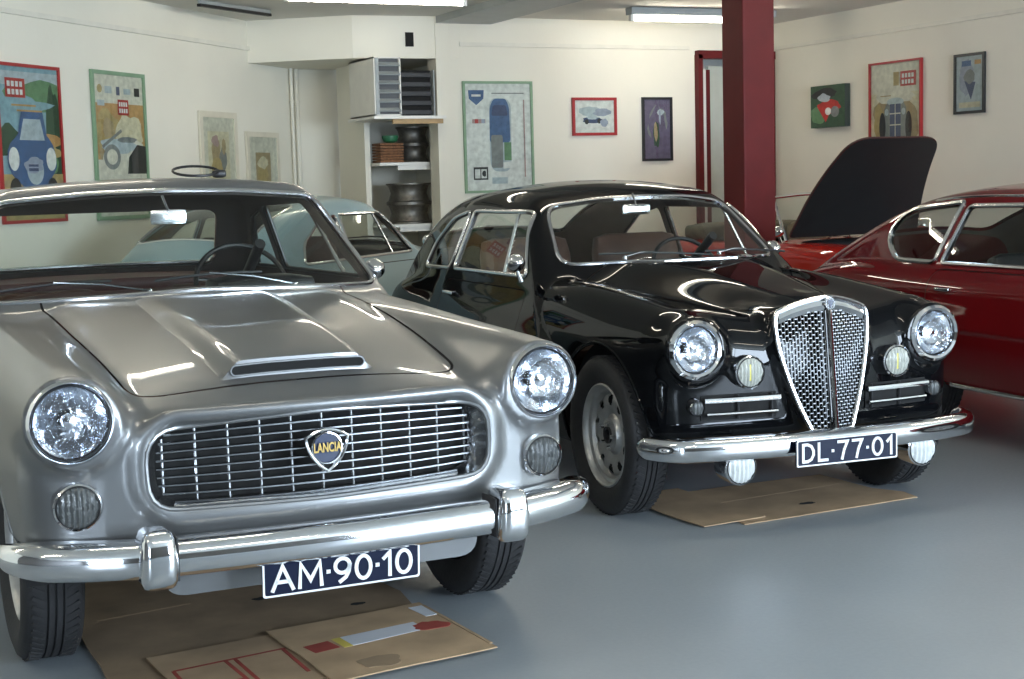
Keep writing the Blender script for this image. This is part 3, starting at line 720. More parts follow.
def silver_car():
    t = thing('coupe_car', 'silver coupe with hood scoop and wide barred grille, plate AM-90-10, nearest car on the left', 'car')
    F = F_silver; body = shell(F, (-4.85, -.96, .2), (.1, .96, 1.54), .018)
    XW = (-.745, -3.54); RA = .378; ZW = .348
    body = arch_cut(body, XW, ZW, RA)
    WS = roundpoly([(-.748, 1.028), (0, 1.055), (.748, 1.028), (.640, 1.382), (.3, 1.408), (0, 1.415), (-.3, 1.408), (-.640, 1.382)], .06)
    RW = roundpoly([(-.60, 1.05), (.60, 1.05), (.54, 1.335), (-.54, 1.335)], .06)
    SW1 = roundpoly([(-1.80, 1.045), (-2.90, 1.04), (-2.90, 1.340), (-2.27, 1.355)], .03)
    SW2 = roundpoly([(-2.955, 1.04), (-3.38, 1.035), (-3.17, 1.28), (-2.955, 1.325)], .035)
    GR = roundpoly([(-.508, .548), (0, .537), (.508, .548), (.508, .764), (0, .788), (-.508, .764)], .085)
    body, ws = split(body, g_yz(WS, -2.35)); body, rw = split(body, g_yz(RW, -3.1, False))
    body, s1 = split(body, g_xz(SW1)); body, s2 = split(body, g_xz(SW2))
    body, _ = split(body, g_yz(GR, -.3)); body = lamp_hole(body, .697, .808, .100, -.3)
    # lining of the cabin
    _, lin = split(body, lambda V: np.maximum(np.maximum(V[:, 0] + 1.35, -3.9 - V[:, 0]), .45 - V[:, 2]))
    HD = roundpoly([(-.255, -.50), (-.255, .50), (-1.0, .545), (-1.60, .56), (-1.60, -.56), (-1.0, -.545)], .09)
    body, l1, hood = panel(body, g_xy(HD, .7), .0042)  # shut line widened to stand in for the dark reflection in the valley
    DR = roundpoly([(-1.62, .36), (-2.82, .36), (-2.86, .9), (-2.82, 1.005), (-1.62, 1.005)], .05)
    body, l2, door = panel(body, g_xz(DR))
    TR = roundpoly([(-3.85, -.55), (-3.85, .55), (-4.6, .5), (-4.6, -.5)], .09)
    body, l3, boot = panel(body, g_xy(TR, .7))
    emesh('body', body, silver, t, F)
    hd = emesh('hood', hood, silver, t, F); emesh('boot_lid', boot, silver, t, F)
    lines_of(t, F, (l1, l3), l2)
    for sg in (-1, 1):
        d = emesh('door', side(door, sg), silver, t, F)
        m = MB(); P = hitline(F, [(-2.66, 1.2 * sg, .88)], (0, -sg, 0))[0]
        m.rbox((P[0], P[1] + sg * .022, P[2]), (.15, .018, .022), .008, chrome, 4); m.tube([(P[0] - .06, P[1] - sg * .01, P[2]), (P[0] - .06, P[1] + sg * .02, P[2])], .008, chrome, 8)
        m.lathe([(.014, 0), (.014, .012), (.001, .014)], (P[0] + .1, P[1], P[2]), (0, sg, 0), chrome, 12); m.build('door_handle', d)
    emesh('cabin_lining', lin, lining, t, F, -.022, True)
    emesh('windshield', ws, win_glass, t, F, -.004); emesh('rear_window', rw, win_glass, t, F, -.004)
    for sg in (-1, 1):
        emesh('door_window', side(s1, sg), win_glass, t, F, -.004); emesh('quarter_window', side(s2, sg), win_glass, t, F, -.004)
    m = MB(); m.tube(trim_on(F, WS, 'yz', 1), .010, chrome_soft, 8, True); m.build('windshield_trim', t)
    m = MB(); m.tube(trim_on(F, RW, 'yz', -1), .011, chrome_soft, 8, True); m.build('rear_window_trim', t)
    for sg in (-1, 1):
        for q, nm in ((SW1, 'door_window_trim'), (SW2, 'quarter_window_trim')):
            m = MB(); m.tube(trim_on(F, q, 'xz', sg), .008, dull_trim, 8, True)
            if q is SW1:
                L = hitline(F, [(-2.07, 1.2 * sg, 1.05), (-2.17, 1.2 * sg, 1.2), (-2.27, 1.2 * sg, 1.345)], (0, -sg, 0)); m.tube(L, .008, chrome_soft, 8)
            m.build(nm, t)
        m = MB()
        A = [(-1.70 - .061 * k, 0, 1.03 + .042 * k) for k in range(9)]
        m.tube(hitline(F, [(p[0], 1.2 * sg, p[2]) for p in A], (0, -sg, 0)), .011, chrome, 8); m.build('pillar_trim', t)
    for x in XW:                             # arch lips
        for sg in (-1, 1):
            a = np.linspace(.02, PI - .02, 40); P = hitline(F, [(x + RA * math.cos(q), 1.3 * sg, ZW + RA * math.sin(q)) for q in a], (0, -sg, 0))
            m = MB(); m.tube([(p[0], p[1] - sg * .004, p[2]) for p in P if p[1] * sg > .6], .009, silver, 8); m.build('arch_lip', t)
    liners(t, XW, ZW, RA + .004, .80)
    for x in XW:
        for sg in (-1, 1): wheel(t, (x, sg * .715, .345), .345, .226, sg, 'cap')
    # hood scoop; a flat black face is painted in for the shaded mouth
    m = MB(); rows = []
    xs_ = np.linspace(-.305, -1.54, 34); ys = np.linspace(-.25, .25, 51)
    def sc_h(x, y):
        k = (x + .305) / (-1.54 + .305); k = min(max(k, 0), 1); h = .044 * (1 - k) ** .9 + .008
        return h * float(1 - sstep(.172, .245, abs(y)))
    hz = lambda x, y: float(s_top(np.array([x]), np.array([abs(y)]))[0])
    rows = [[(x, y * (1 + .15 * ((x + .305) / -1.2)), hz(x, y) + sc_h(x, y) - .003) for y in ys] for x in xs_]
    fr_ = [(-.300, p[1], hz(-.30, p[1]) - .004) for p in rows[0]]
    m.grid([fr_] + rows, silver); so = m.build('hood_scoop', hd)
    zc_ = lambda y: hz(-.30, y) + .0235
    st = [(-.190 + .015 * math.cos(a), .015 * math.sin(a)) for a in np.linspace(PI / 2, 3 * PI / 2, 9)] + [(-.1, -.015), (0, -.015), (.1, -.015)] + [(.190 + .015 * math.cos(a), .015 * math.sin(a)) for a in np.linspace(-PI / 2, PI / 2, 9)] + [(.1, .015), (0, .015), (-.1, .015)]
    m = MB(); m.add([(-.297, a, zc_(a) + b_) for a, b_ in st], [tuple(range(len(st)))], dark, False); m.build('scoop_mouth_shade', so)
    m = MB(); m.tube([(-.297, a, zc_(a) + b_) for a, b_ in st], .0030, silver, 6, True); m.build('scoop_lip', so)
    # grille
    c0 = np.array((0, .662)); fr = trim_on(F, GR, 'yz', 1, -.004)
    m = MB(); m.tube(fr, .0075, silver, 8, True); g = m.build('grille', t)
    q2 = densify(GR); inner = (q2 - c0) * np.array((.925, .93)) + c0
    m = MB(); m.grid([[tuple(p) for p in fr], [(-.078 - .03 * (a / .5) ** 2, a, b) for a, b in (q2 - c0) * .985 + c0], [(-.115 - .03 * (a / .5) ** 2, a, b) for a, b in inner]], chrome_soft, True, True); m.build('grille_surround', g)
    m = MB(); m.add([(-.155, a, b) for a, b in inner], [tuple(range(len(inner)))], dark, False); m.grid([[(-.115 - .03 * (a / .5) ** 2, a, b) for a, b in inner], [(-.156, a, b) for a, b in inner]], dark, True, True)
    m.build('grille_back', g)
    def span(poly, v, axis):                 # chord of a polygon at coordinate v
        r = []; n = len(poly)
        for i in range(n):
            a, b = poly[i], poly[(i + 1) % n]
            if (a[axis] - v) * (b[axis] - v) < 0: r.append(a[1 - axis] + (b[1 - axis] - a[1 - axis]) * (v - a[axis]) / (b[axis] - a[axis]))
        return min(r), max(r)
    gx = lambda y: -.100 - .03 * (y / .5) ** 2
    z0, z1 = inner[:, 1].min(), inner[:, 1].max()
    for k in range(10):
        z = z0 + (z1 - z0) * (k + .6) / 10.2; a, b = span(inner, z, 1); m = MB()
        m.tube([(gx(y), y, z + .012 * (1 - (y / .5) ** 2) * (z - .66) / .1) for y in np.linspace(a, b, 15)], .0042, bar_metal, 6); m.build('grille_bar', g)
    for k in range(-5, 6):
        y = k * .0905; a, b = span(inner, y, 0); m = MB(); m.tube([(gx(y) - .004, y, a), (gx(y) - .004, y, b)], .0038, bar_metal, 6); m.build('grille_upright', g)
    # shield badge
    def bulge(A, B, k, n=8):
        A, B = np.array(A), np.array(B); d = B - A; nn = np.array((d[1], -d[0])); return [A + d * t + nn * k * 4 * t * (1 - t) for t in np.linspace(0, 1, n, endpoint=False)]
    sh = np.array(bulge((-.062, .035), (0, -.062), .13) + bulge((0, -.062), (.062, .035), .13) + bulge((.062, .035), (-.062, .035), .17))
    if True:
        cen = sh.mean(0)
    bx_ = -.062; bp = lambda a, b, h: (bx_ + h, a, .672 + b)
    m = MB(); m.tube([bp(a, b, .004) for a, b in sh], .0052, chrome, 8, True); bd = m.build('badge', g)
    m = MB(); m.tube([bp(.044 * math.cos(a), .003 + .044 * math.sin(a), .003) for a in np.linspace(0, 2 * PI, 32, endpoint=False)], .003, chrome, 6, True)
    m.prism([(.042 * math.cos(a), .003 + .042 * math.sin(a)) for a in np.linspace(0, 2 * PI, 32, endpoint=False)], -.004, .0, bp, badge_blue); m.build('badge_disc', bd)
    for nm, txt, hgt, off in (('badge_lettering', 'LANCIA', .030, (0, .004)),):
        cu = bpy.data.curves.new(nm, 'FONT'); cu.body = txt; cu.size = hgt * 1.0; cu.align_x = 'CENTER'; cu.align_y = 'CENTER'; cu.extrude = .0015; cu.offset = .0006
        ob = bpy.data.objects.new(nm, cu); C.objects.link(ob); bpy.context.view_layer.update()
        me = bpy.data.meshes.new_from_object(ob.evaluated_get(bpy.context.evaluated_depsgraph_get())); bpy.data.objects.remove(ob)
        o = bpy.data.objects.new(nm, me); C.objects.link(o); o.parent = bd; me.materials.clear(); me.materials.append(gold)
        wx = max(v.co.x for v in me.vertices) - min(v.co.x for v in me.vertices); k = .082 / wx
        for v in me.vertices: v.co = Vector((bx_ + .008 + v.co.z, v.co.x * k, .676 + v.co.y * 1.25))
    # lamps
    for sg in (-1, 1):
        headlamp(t, (-.085, sg * .697, .808), .114)
        small_lamp(t, (-.082, sg * .692, .580), .064, 'side_lamp', depth=.06)
    # bumper
    pr = [(.0, -.02), (.46, .0), (.5, .40), (.485, .68), (.40, .86), (.22, .97), (0, 1.0), (-.22, .97), (-.40, .84), (-.49, .6), (-.5, .25), (-.45, 0)]
    half = [(-.27, -.888), (-.215, -.872), (-.16, -.84), (-.11, -.785), (-.065, -.70), (-.036, -.62), (-.012, -.52), (.0, -.3), (.006, 0)]
    path = half + [(x, -y) for x, y in half[-2::-1]]; path = [(x, y, .432 + .012 * (y / .9) ** 2) for x, y in path]
    # resample
    P = [Vector(p) for p in path]; fine = []
    for i in range(len(P) - 1):
        a, b, c, d = P[max(i - 1, 0)], P[i], P[i + 1], P[min(i + 2, len(P) - 1)]
        for k in range(6):
            s = k / 6; fine.append(.5 * ((2 * b) + (c - a) * s + (2 * a - 5 * b + 4 * c - d) * s * s + (3 * b - a - 3 * c + d) * s ** 3))
    fine.append(P[-1]); n = len(fine); m = MB()
    vs = []; fs = []
    for i in range(n):
        tg = (fine[min(i + 1, n - 1)] - fine[max(i - 1, 0)]); tg.z = 0; tg.normalize(); nr = Vector((tg.y, -tg.x, 0)); e = min(i, n - 1 - i); k = min(1, (.02 + e / 20.)) ** .62
        for (u, v) in pr: vs.append(fine[i] + Vector((0, 0, u * .104 * (.25 + .75 * k))) + nr * (v * .105 * k - .03))
    q = len(pr)
    for i in range(n - 1):
        for k in range(q): fs.append((i * q + k, i * q + (k + 1) % q, (i + 1) * q + (k + 1) % q, (i + 1) * q + k))
    fs += [tuple(range(q)), tuple((n - 1) * q + k for k in range(q))]
    m.add(vs, fs, chrome); bo = m.build('front_bumper', t)
    for sg in (-1, 1):
        m = MB(); m.rbox((.035, sg * .515, .445), (.14, .098, .160), .026, chrome, 8, fn=lambda q: np.array((q[0] * (1 - .25 * (abs(q[2]) / .084) ** 2), q[1] * (1 - .18 * max(q[2], 0) / .084), q[2]))); m.build('overrider', bo)
        m = MB(); m.rbox((.022, sg * .464, .440), (.098, .008, .118), .004, rubber, 4); m.build('rubber_strip', bo)
    # valance below the bumper
    m = MB(); vp = roundpoly([(-.47, .30, .07), (.47, .30, .07), (.47, .42), (-.47, .42)], .03)
    m.prism(vp, -.075, -.045, lambda a, b, h: (h - .04 * (a / .5) ** 2 + .12 * (b - .42), a, b), silver, True); m.build('front_valance', t)
    plate(t, (.040, 0, .345), .462, .104, 'AM-90-10', .06)
    m = MB(); m.box((.022, 0, .352), (.02, .06, .12), gap); m.build('plate_bracket', t)
    # cabin
    m = MB(); m.rbox((-1.86, 0, .93), (.52, 1.32, .20), .06, maroon_trim, 8); m.rbox((-2.02, 0, .80), (.14, 1.30, .30), .05, lining, 5)
    m.rbox((-1.95, .36, 1.02), (.22, .42, .09), .04, black_plastic, 6); m.build('dashboard', t)
    steering(t, (-2.22, .36, 1.01), -.55, .195)
    for sg in (-1, 1): seat(t, (-2.45, sg * .36, .46), .52, .44, leather)
    rear_bench(t, (-3.2, 0, .46), 1.15, .44); m = MB(); m.rbox((-3.6, 0, .97), (.5, 1.2, .08), .03, maroon_trim, 4); m.build('parcel_shelf', t)
    m = MB(); m.box((-2.5, 0, .30), (2.5, 1.5, .05), underseal); m.build('cabin_floor', t)
    mirror_inside(t, (-1.85, -.02, 1.312), .14, .058)
    zc = lambda y: 1.048
    wiper(t, (-1.535, -.17, 1.040), (-1.60, -.50, 1.082), (-.035, -.20, -.012)); wiper(t, (-1.555, .385, 1.036), (-1.575, .06, 1.092), (-.01, -.20, -.008))
    door_mirror(t, (-1.80, .80, 1.075), 1)
    # roof aerial
    m = MB(); ar = [(-2.62 + .05 * math.cos(a), .28 + .10 * math.sin(a), 1.497 - .022 * math.cos(a)) for a in np.linspace(0, 2 * PI, 24, endpoint=False)]; m.tube(ar, .006, black_plastic, 6, True); m.rbox((-2.62, .385, 1.483), (.04, .06, .035), .012, black_plastic, 4); m.build('roof_fitting', t)
    return t
sc = silver_car(); place(sc, 1.309, 3.970, 0.)

# ------------------------------------------------------------------ black fastback coupe with the shield grille
def ext_text(name, txt, hgt, mat_, parent, fn, width=None):
    cu = bpy.data.curves.new(name, 'FONT'); cu.body = txt; cu.size = hgt; cu.align_x = 'CENTER'; cu.align_y = 'CENTER'; cu.extrude = .0012
    ob = bpy.data.objects.new(name, cu); C.objects.link(ob); bpy.context.view_layer.update()
    me = bpy.data.meshes.new_from_object(ob.evaluated_get(bpy.context.evaluated_depsgraph_get())); bpy.data.objects.remove(ob)
    me.materials.clear(); me.materials.append(mat_); o = bpy.data.objects.new(name, me); C.objects.link(o)
    if parent: o.parent = parent
    wx = max(v.co.x for v in me.vertices) - min(v.co.x for v in me.vertices); k = width / wx if width else 1
    for v in me.vertices: v.co = Vector(fn(v.co.x * k, v.co.y, v.co.z))
    return o
bTc = Spl([(-4.6, .70), (-4.3, .80), (-3.8, .92), (-3.0, .985), (-2.0, 1.02), (-1.5, 1.045), (-1.25, 1.036), (-.8, .998), (-.45, .948), (-.2, .912), (-.05, .885), (.1, .84)])
bTf = Spl([(-4.6, .66), (-4.3, .74), (-3.8, .86), (-3.0, .935), (-2.2, .955), (-1.5, .962), (-1.1, .952), (-.8, .930), (-.5, .903), (-.3, .880), (-.15, .858), (.1, .80)])
bW = Spl([(-4.6, .42), (-4.35, .56), (-4.0, .68), (-3.5, .745), (-2.8, .775), (-1.8, .778), (-1.0, .770), (-.6, .752), (-.35, .728), (-.2, .705), (-.1, .685), (.1, .66)])
bR = Spl([(-4.55, .72), (-4.4, .84), (-4.2, .98), (-3.9, 1.135), (-3.5, 1.275), (-3.1, 1.360), (-2.7, 1.402), (-2.35, 1.412), (-2.05, 1.395), (-1.8, 1.352), (-1.6, 1.30)])
bHW = Spl([(-.5, .06), (.36, .075), (.40, .095), (.5, .138), (.6, .172), (.72, .202), (.79, .212), (.84, .212), (.872, .200), (.94, .10), (1.2, .05)])
def b_top(x, ay):
    wb = .17 + .40 * np.clip((-x - .05) / 1.25, 0, 1)
    a = bTc(x); b = bTf(x); k = sstep(.35, 1.0, ay / wb)
    v = a + (np.minimum(b - .035, a) - a) * k + .035 * sstep(wb * .9, .56, ay) * 1.0
    return v - .09 * (np.maximum(ay - .56, 0) / .2) ** 2
def b_nose(ay, z): return -.030 - .105 * (z - .38) - .26 * ay
def F_black(x, y, z):
    ay = sabs(y, .012)
    W = bW(x) - .075 * (np.maximum(z - .60, 0) / .4) ** 2 - .055 * (np.maximum(.58 - z, 0) / .35) ** 2
    b = smax(ay - W, z - b_top(x, ay), .12)
    b = smax(b, x - (-.125 - .05 * (ay / .56) ** 2 - .10 * np.maximum(ay - .60, 0) - .16 * np.maximum(z - .66, 0) ** 1.2 - .06 * np.maximum(.5 - z, 0)), .13)
    b = smax(b, (-4.42 + .25 * (ay / .6) ** 2 + .12 * np.maximum(z - .5, 0)) - x, .15)
    b = smax(b, .24 + .13 * sstep(-.45, -.25, x) - z, .05)
    hl = np.hypot(ay - .56, z - .738) - (.128 + .03 * np.minimum(x + .1, 0)); hl = smax(smax(hl, x + .150, .012), -.9 - x, .2)
    b = smin(b, hl, .06)
    ns = smax(smax(ay - bHW(z) - .010, x - b_nose(ay, z) + .012, .02), -.8 - x, .1); ns = smax(ns, np.maximum(.40 - z, z - .912 + .22 * ay), .03)
    b = smin(b, ns, .045)
    tap = .26 * np.maximum(-2.75 - x, 0) ** 1.5 * .55
    side = ay - (.695 - .40 * (z - .96) - tap)
    c = smax(side, z - (bR(x) - .060 * (ay / .55) ** 2), .10)
    c = smax(c, x - (-1.27 - .22 * (ay / .56) ** 2 - 1.62 * (z - 1.04)), .05)
    c = smax(smax(c, .60 - z, .02), -4.5 - x, .02)
    return smin(b, c, .028)
def mini_car_front(): pass
def black_car(label, paint, short=1., plated=True):
    t = thing('fastback_car', label, 'car')
    mx = lambda x: x if x > -1.8 else -1.8 + (x + 1.8) / short            # short > 1: shorter tail
    F = (lambda x, y, z: F_black(np.where(x < -1.8, -1.8 + (x + 1.8) * short, x), y, z)) if short != 1 else F_black
    mp = lambda P: np.array([(mx(p[0]), p[1]) for p in P]); body = shell(F, (-4.6, -.86, .16), (.08, .86, 1.48), .017)
    XW = (-.665, mx(-3.30)); RA = .385; ZW = .345
    body = arch_cut(body, XW[:1], ZW, RA, .38); body = arch_cut(body, XW[1:], ZW, .33, .38)
    WS = roundpoly([(-.575, 1.015), (-.2, 1.03), (.2, 1.03), (.575, 1.015), (.49, 1.285), (.25, 1.318), (0, 1.325), (-.25, 1.318), (-.49, 1.285)], .07)
    SW1 = mp(roundpoly([(-1.60, .962), (-2.66, .955), (-2.63, 1.262), (-1.84, 1.262)], .035))
    SW2 = mp(roundpoly([(-2.72, .955), (-3.33, .94), (-3.25, 1.08), (-2.98, 1.215), (-2.69, 1.262)], .05))
    RW = mp(roundpoly([(-3.02, -.43), (-3.02, .43), (-3.90, .45), (-3.90, -.45)], .12))
    body, ws = split(body, g_yz(WS, -2.1)); body, s1 = split(body, g_xz(SW1)); body, s2 = split(body, g_xz(SW2)); body, rw = split(body, g_xy(RW, .9)); body = lamp_hole(body, .56, .738, .094, -.35)
    _, lin = split(body, lambda V: np.maximum(np.maximum(V[:, 0] + 1.15, mx(-4.1) - V[:, 0]), .4 - V[:, 2]))
    HD = roundpoly([(-.16, -.17), (-.16, .17), (-.6, .33), (-1.15, .53), (-1.30, .54), (-1.36, .3), (-1.36, -.3), (-1.30, -.54), (-1.15, -.53), (-.6, -.33)], .05)
    body, l1, hood = panel(body, g_xy(HD, .75))
    DR = mp(roundpoly([(-1.50, .30), (-2.70, .28), (-2.72, .9), (-1.52, .9)], .06))
    body, l2, door = panel(body, g_xz(DR))
    emesh('body', body, paint, t, F); hd = emesh('hood', hood, paint, t, F); lines_of(t, F, (l1,), l2)
    for sg in (-1, 1):
        d = emesh('door', side(door, sg), paint, t, F); P = hitline(F, [(mx(-2.56), 1.2 * sg, .835)], (0, -sg, 0))[0]; m = MB()
        m.rbox((P[0], P[1] + sg * .024, P[2]), (.15, .016, .020), .007, chrome, 4); m.tube([(P[0] + .06, P[1] - sg * .01, P[2]), (P[0] + .06, P[1] + sg * .02, P[2])], .009, chrome, 8)
        m.build('door_handle', d)
    emesh('cabin_lining', lin, lining_b, t, F, -.022, True)
    emesh('windshield', ws, win_glass, t, F, -.004); emesh('rear_window', rw, win_glass, t, F, -.004)
    for sg in (-1, 1):
        emesh('door_window', side(s1, sg), win_glass, t, F, -.004); emesh('quarter_window', side(s2, sg), win_glass, t, F, -.004)
        for q, nm in ((SW1, 'door_window_trim'), (SW2, 'quarter_window_trim')):
            m = MB(); m.tube(trim_on(F, q, 'xz', sg), .011, chrome_soft, 8, True)
            if q is SW1: m.tube(hitline(F, [(-1.90 - .02 * k, 1.2 * sg, .965 + .075 * k) for k in range(5)], (0, -sg, 0)), .008, chrome_soft, 8)
            m.build(nm, t)
    m = MB(); m.tube(trim_on(F, WS, 'yz', 1), .010, chrome, 8, True); m.build('windshield_trim', t)
    m = MB(); m.tube(trim_on(F, RW, 'xy', 1), .010, chrome_soft, 8, True); m.build('rear_window_trim', t)
    for x, ra in zip(XW, (RA, .33)):
        for sg in (-1, 1):
            P = hitline(F, [(x + ra * math.cos(q), 1.3 * sg, ZW + ra * math.sin(q)) for q in np.linspace(-.1, PI + .1, 40)], (0, -sg, 0)); m = MB()
            m.tube([(p[0], p[1] - sg * .004, p[2]) for p in P if p[1] * sg > .55], .009, paint, 8); m.build('arch_lip', t)
            wheel(t, (x, sg * .662, .337), .337, .216, sg, 'slots')
    liners(t, XW[:1], ZW, RA + .004, .70, .36); liners(t, XW[1:], ZW, .334, .70, .36)
    # shield grille
    zs = np.linspace(.392, .868, 30); hw = lambda z: float(bHW(np.array([z]))[0]); nx = lambda y, z: float(b_nose(abs(y), z))
    HT = hw(.868); zt = lambda y: .868 + .052 * (1 - (abs(y) / HT) ** 1.7)
    ya = np.linspace(HT, 0, 9)[1:]
    out = [(hw(z), z) for z in zs] + [(y, zt(y)) for y in ya]
    loop = [(nx(y, z) + .004, y, z) for y, z in out] + [(nx(y, z) + .004, -y, z) for y, z in out[-2::-1]] + [(nx(0, .384) + .004, 0, .380)]
    m = MB(); m.tube(loop, .0105, chrome_soft, 8, True); g = m.build('grille', t)
    m = MB(); rows = []                       # broad top band
    for k in range(5):
        rows.append([(nx(y, zt(y)) + .012 - .010 * abs(k - 2) / 2, y, zt(y) - .008 - .011 * k) for y in np.linspace(-HT * .98, HT * .98, 25)])
    m.grid(rows, chrome); m.build('grille_top_band', g)
    m = MB(); m.tube([(nx(0, z) + .010, 0, z) for z in np.linspace(.39, .90, 12)], .011, chrome, 8); m.build('grille_centre_bar', g)
    m = MB(); rows = [[(nx(y, z) - .030, y, z) for y in np.linspace(-hw(z) * .97, hw(z) * .97, 17)] for z in np.linspace(.39, .866, 20)]; m.grid(rows, dark); m.build('grille_back', g)
    m = MB(); W_ = .030                       # brick-pattern mesh of the grille
    for sg in (-1, 1):
        R2 = Matrix.Rotation(0, 3, 'Z')
        for c_ in range(16):
            y0 = .014 + c_ * .0132
            zz = [z for z in np.linspace(.392, .90, 60) if hw(z) > y0 + .006 and z < zt(min(y0, HT)) - .046]
            if len(zz) < 2: continue
            za, zb = zz[0], zz[-1]; m.tube([(nx(y0, za) - .004, sg * y0, za), (nx(y0, zb) - .004, sg * y0, zb)], .0026, mesh_metal, 5)
            n = int((.89 - .39) / .026)
            for r_ in range(n):
                z = .395 + (r_ + (.5 if c_ % 2 else 0)) * .026
                if za < z < zb: m.box((nx(y0 + .0069, z) - .006, sg * (y0 + .0069), z), (.012, .0138, .0036), mesh_metal)
    mo = m.build('grille_mesh', g)
    m = MB(); bp = lambda a, b, h: (nx(0, .898) + .022 + h, a, .896 + b)
    m.prism([(.024 * math.cos(a), .024 * math.sin(a)) for a in np.linspace(0, 2 * PI, 24, endpoint=False)], -.01, .003, bp, chrome); bd = m.build('badge', g)
    m = MB(); m.prism([(-.016, .012), (0, -.018), (.016, .012), (0, .017)], .003, .006, bp, badge_blue); m.build('badge_shield', bd)
    for sg in (-1, 1):
        headlamp(t, (-.152, sg * .56, .738), .117, .10)
        small_lamp(t, (-.105, sg * .344, .640), .066, 'fog_light', lamp_mid, depth=.06, bulb=amber)
        small_lamp(t, (-.145, sg * .557, .507), .032, 'indicator', depth=.04, ribs=5)
        small_lamp(t, (-.045, sg * .424, .275), .070, 'spot_light', lamp_white, depth=.09, ribs=9)
        m = MB(); m.tube([(-.07, sg * .424, .30), (-.08, sg * .424, .36)], .012, black_plastic, 8); m.build('lamp_bracket', t)
        ff = lambda y: -.125 - .05 * (y / .56) ** 2
        m = MB(); m.grid([[(ff(y) + .004 - .002 * abs(z - .5) / .05, sg * y, z) for y in np.linspace(.21, .53, 9)] for z in (.450, .5, .552)], dark); m.build('air_slot', t)
        for z, a, b in ((.532, .205, .525), (.476, .215, .515)):
            m = MB(); m.tube([(ff(y) + .024, sg * y, z) for y in np.linspace(a, b, 9)], .0125 if z > .5 else .008, chrome, 8); m.build('air_slot_bar', t)
        for y in (.235, .38):
            m = MB(); m.tube([(ff(y) + .014, sg * y, .452), (ff(y) + .014, sg * y, .55)], .005, black_plastic, 6); m.build('air_slot_post', t)
    # bumper blade
    half = [(-.27, -.752), (-.21, -.742), (-.125, -.70), (-.07, -.62), (-.03, -.42), (-.008, -.2), (0, 0)]
    P = [Vector((x, y, .354)) for x, y in half + [(x, -y) for x, y in half[-2::-1]]]; fine = []
    for i in range(len(P) - 1):
        a, b, c, d = P[max(i - 1, 0)], P[i], P[i + 1], P[min(i + 2, len(P) - 1)]
        for k in range(6):
            s = k / 6; fine.append(.5 * ((2 * b) + (c - a) * s + (2 * a - 5 * b + 4 * c - d) * s * s + (3 * b - a - 3 * c + d) * s ** 3))
    fine.append(P[-1]); n = len(fine); m = MB(); vs = []; fs = []
    pr = [(-.5, .0), (-.5, .35), (-.42, .75), (-.25, .95), (0, 1.0), (.25, .95), (.42, .75), (.5, .35), (.5, 0), (.3, -.3), (-.3, -.3)]
    for i in range(n):
        tg = fine[min(i + 1, n - 1)] - fine[max(i - 1, 0)]; tg.normalize(); nr = Vector((tg.y, -tg.x, 0)); e = min(i, n - 1 - i); k = min(1, .12 + e / 7.) ** .5
        for (u, v) in pr: vs.append(fine[i] + Vector((0, 0, u * .094 * k)) + nr * (v * .05 * k - .01))
    q = len(pr)
    for i in range(n - 1):
        for k in range(q): fs.append((i * q + k, i * q + (k + 1) % q, (i + 1) * q + (k + 1) % q, (i + 1) * q + k))
    fs += [tuple(range(q)), tuple((n - 1) * q + k for k in range(q))]; m.add(vs, fs, chrome); m.build('front_bumper', t)
    if plated:
        plate(t, (.058, 0, .327), .464, .106, 'DL-77-01', .0)
        m = MB(); m.box((.03, 0, .33), (.05, .06, .06), gap); m.build('plate_bracket', t)
    # cabin
    m = MB(); m.rbox((-1.62, 0, .92), (.45, 1.16, .17), .06, black_plastic, 8); m.build('dashboard', t)
    steering(t, (-1.98, .36, .935), -.55, .185)
    for sg in (-1, 1): seat(t, (-2.22, sg * .33, .42), .54, .60, leather, .24)
    rear_bench(t, (mx(-2.95), 0, .42), 1.0, .40); m = MB(); m.box((-2.1, 0, .27), (1.8, 1.3, .05), underseal); m.build('cabin_floor', t)
    mirror_inside(t, (-1.68, -.07, 1.262), .15, .05)
    wiper(t, (-1.33, -.30, 1.038), (-1.38, -.12, 1.052), (.05, .27, -.01)); wiper(t, (-1.33, .20, 1.04), (-1.36, .36, 1.048), (-.05, .25, -.012))
    door_mirror(t, (-1.50, -.78, 1.035), -1); door_mirror(t, (-1.70, .715, 1.035), 1)
    return t
bc = black_car('black fastback coupe with chrome shield grille, plate DL-77-01, beside the silver coupe', black); place(bc, 3.685, 4.787, -.0767)
ic = black_car('pale blue fastback coupe parked along the left wall behind the silver coupe', blue, 1.27, False)
place(ic, 4.80, 11.76, 2.267); ic.scale = (.97, .97, .97)

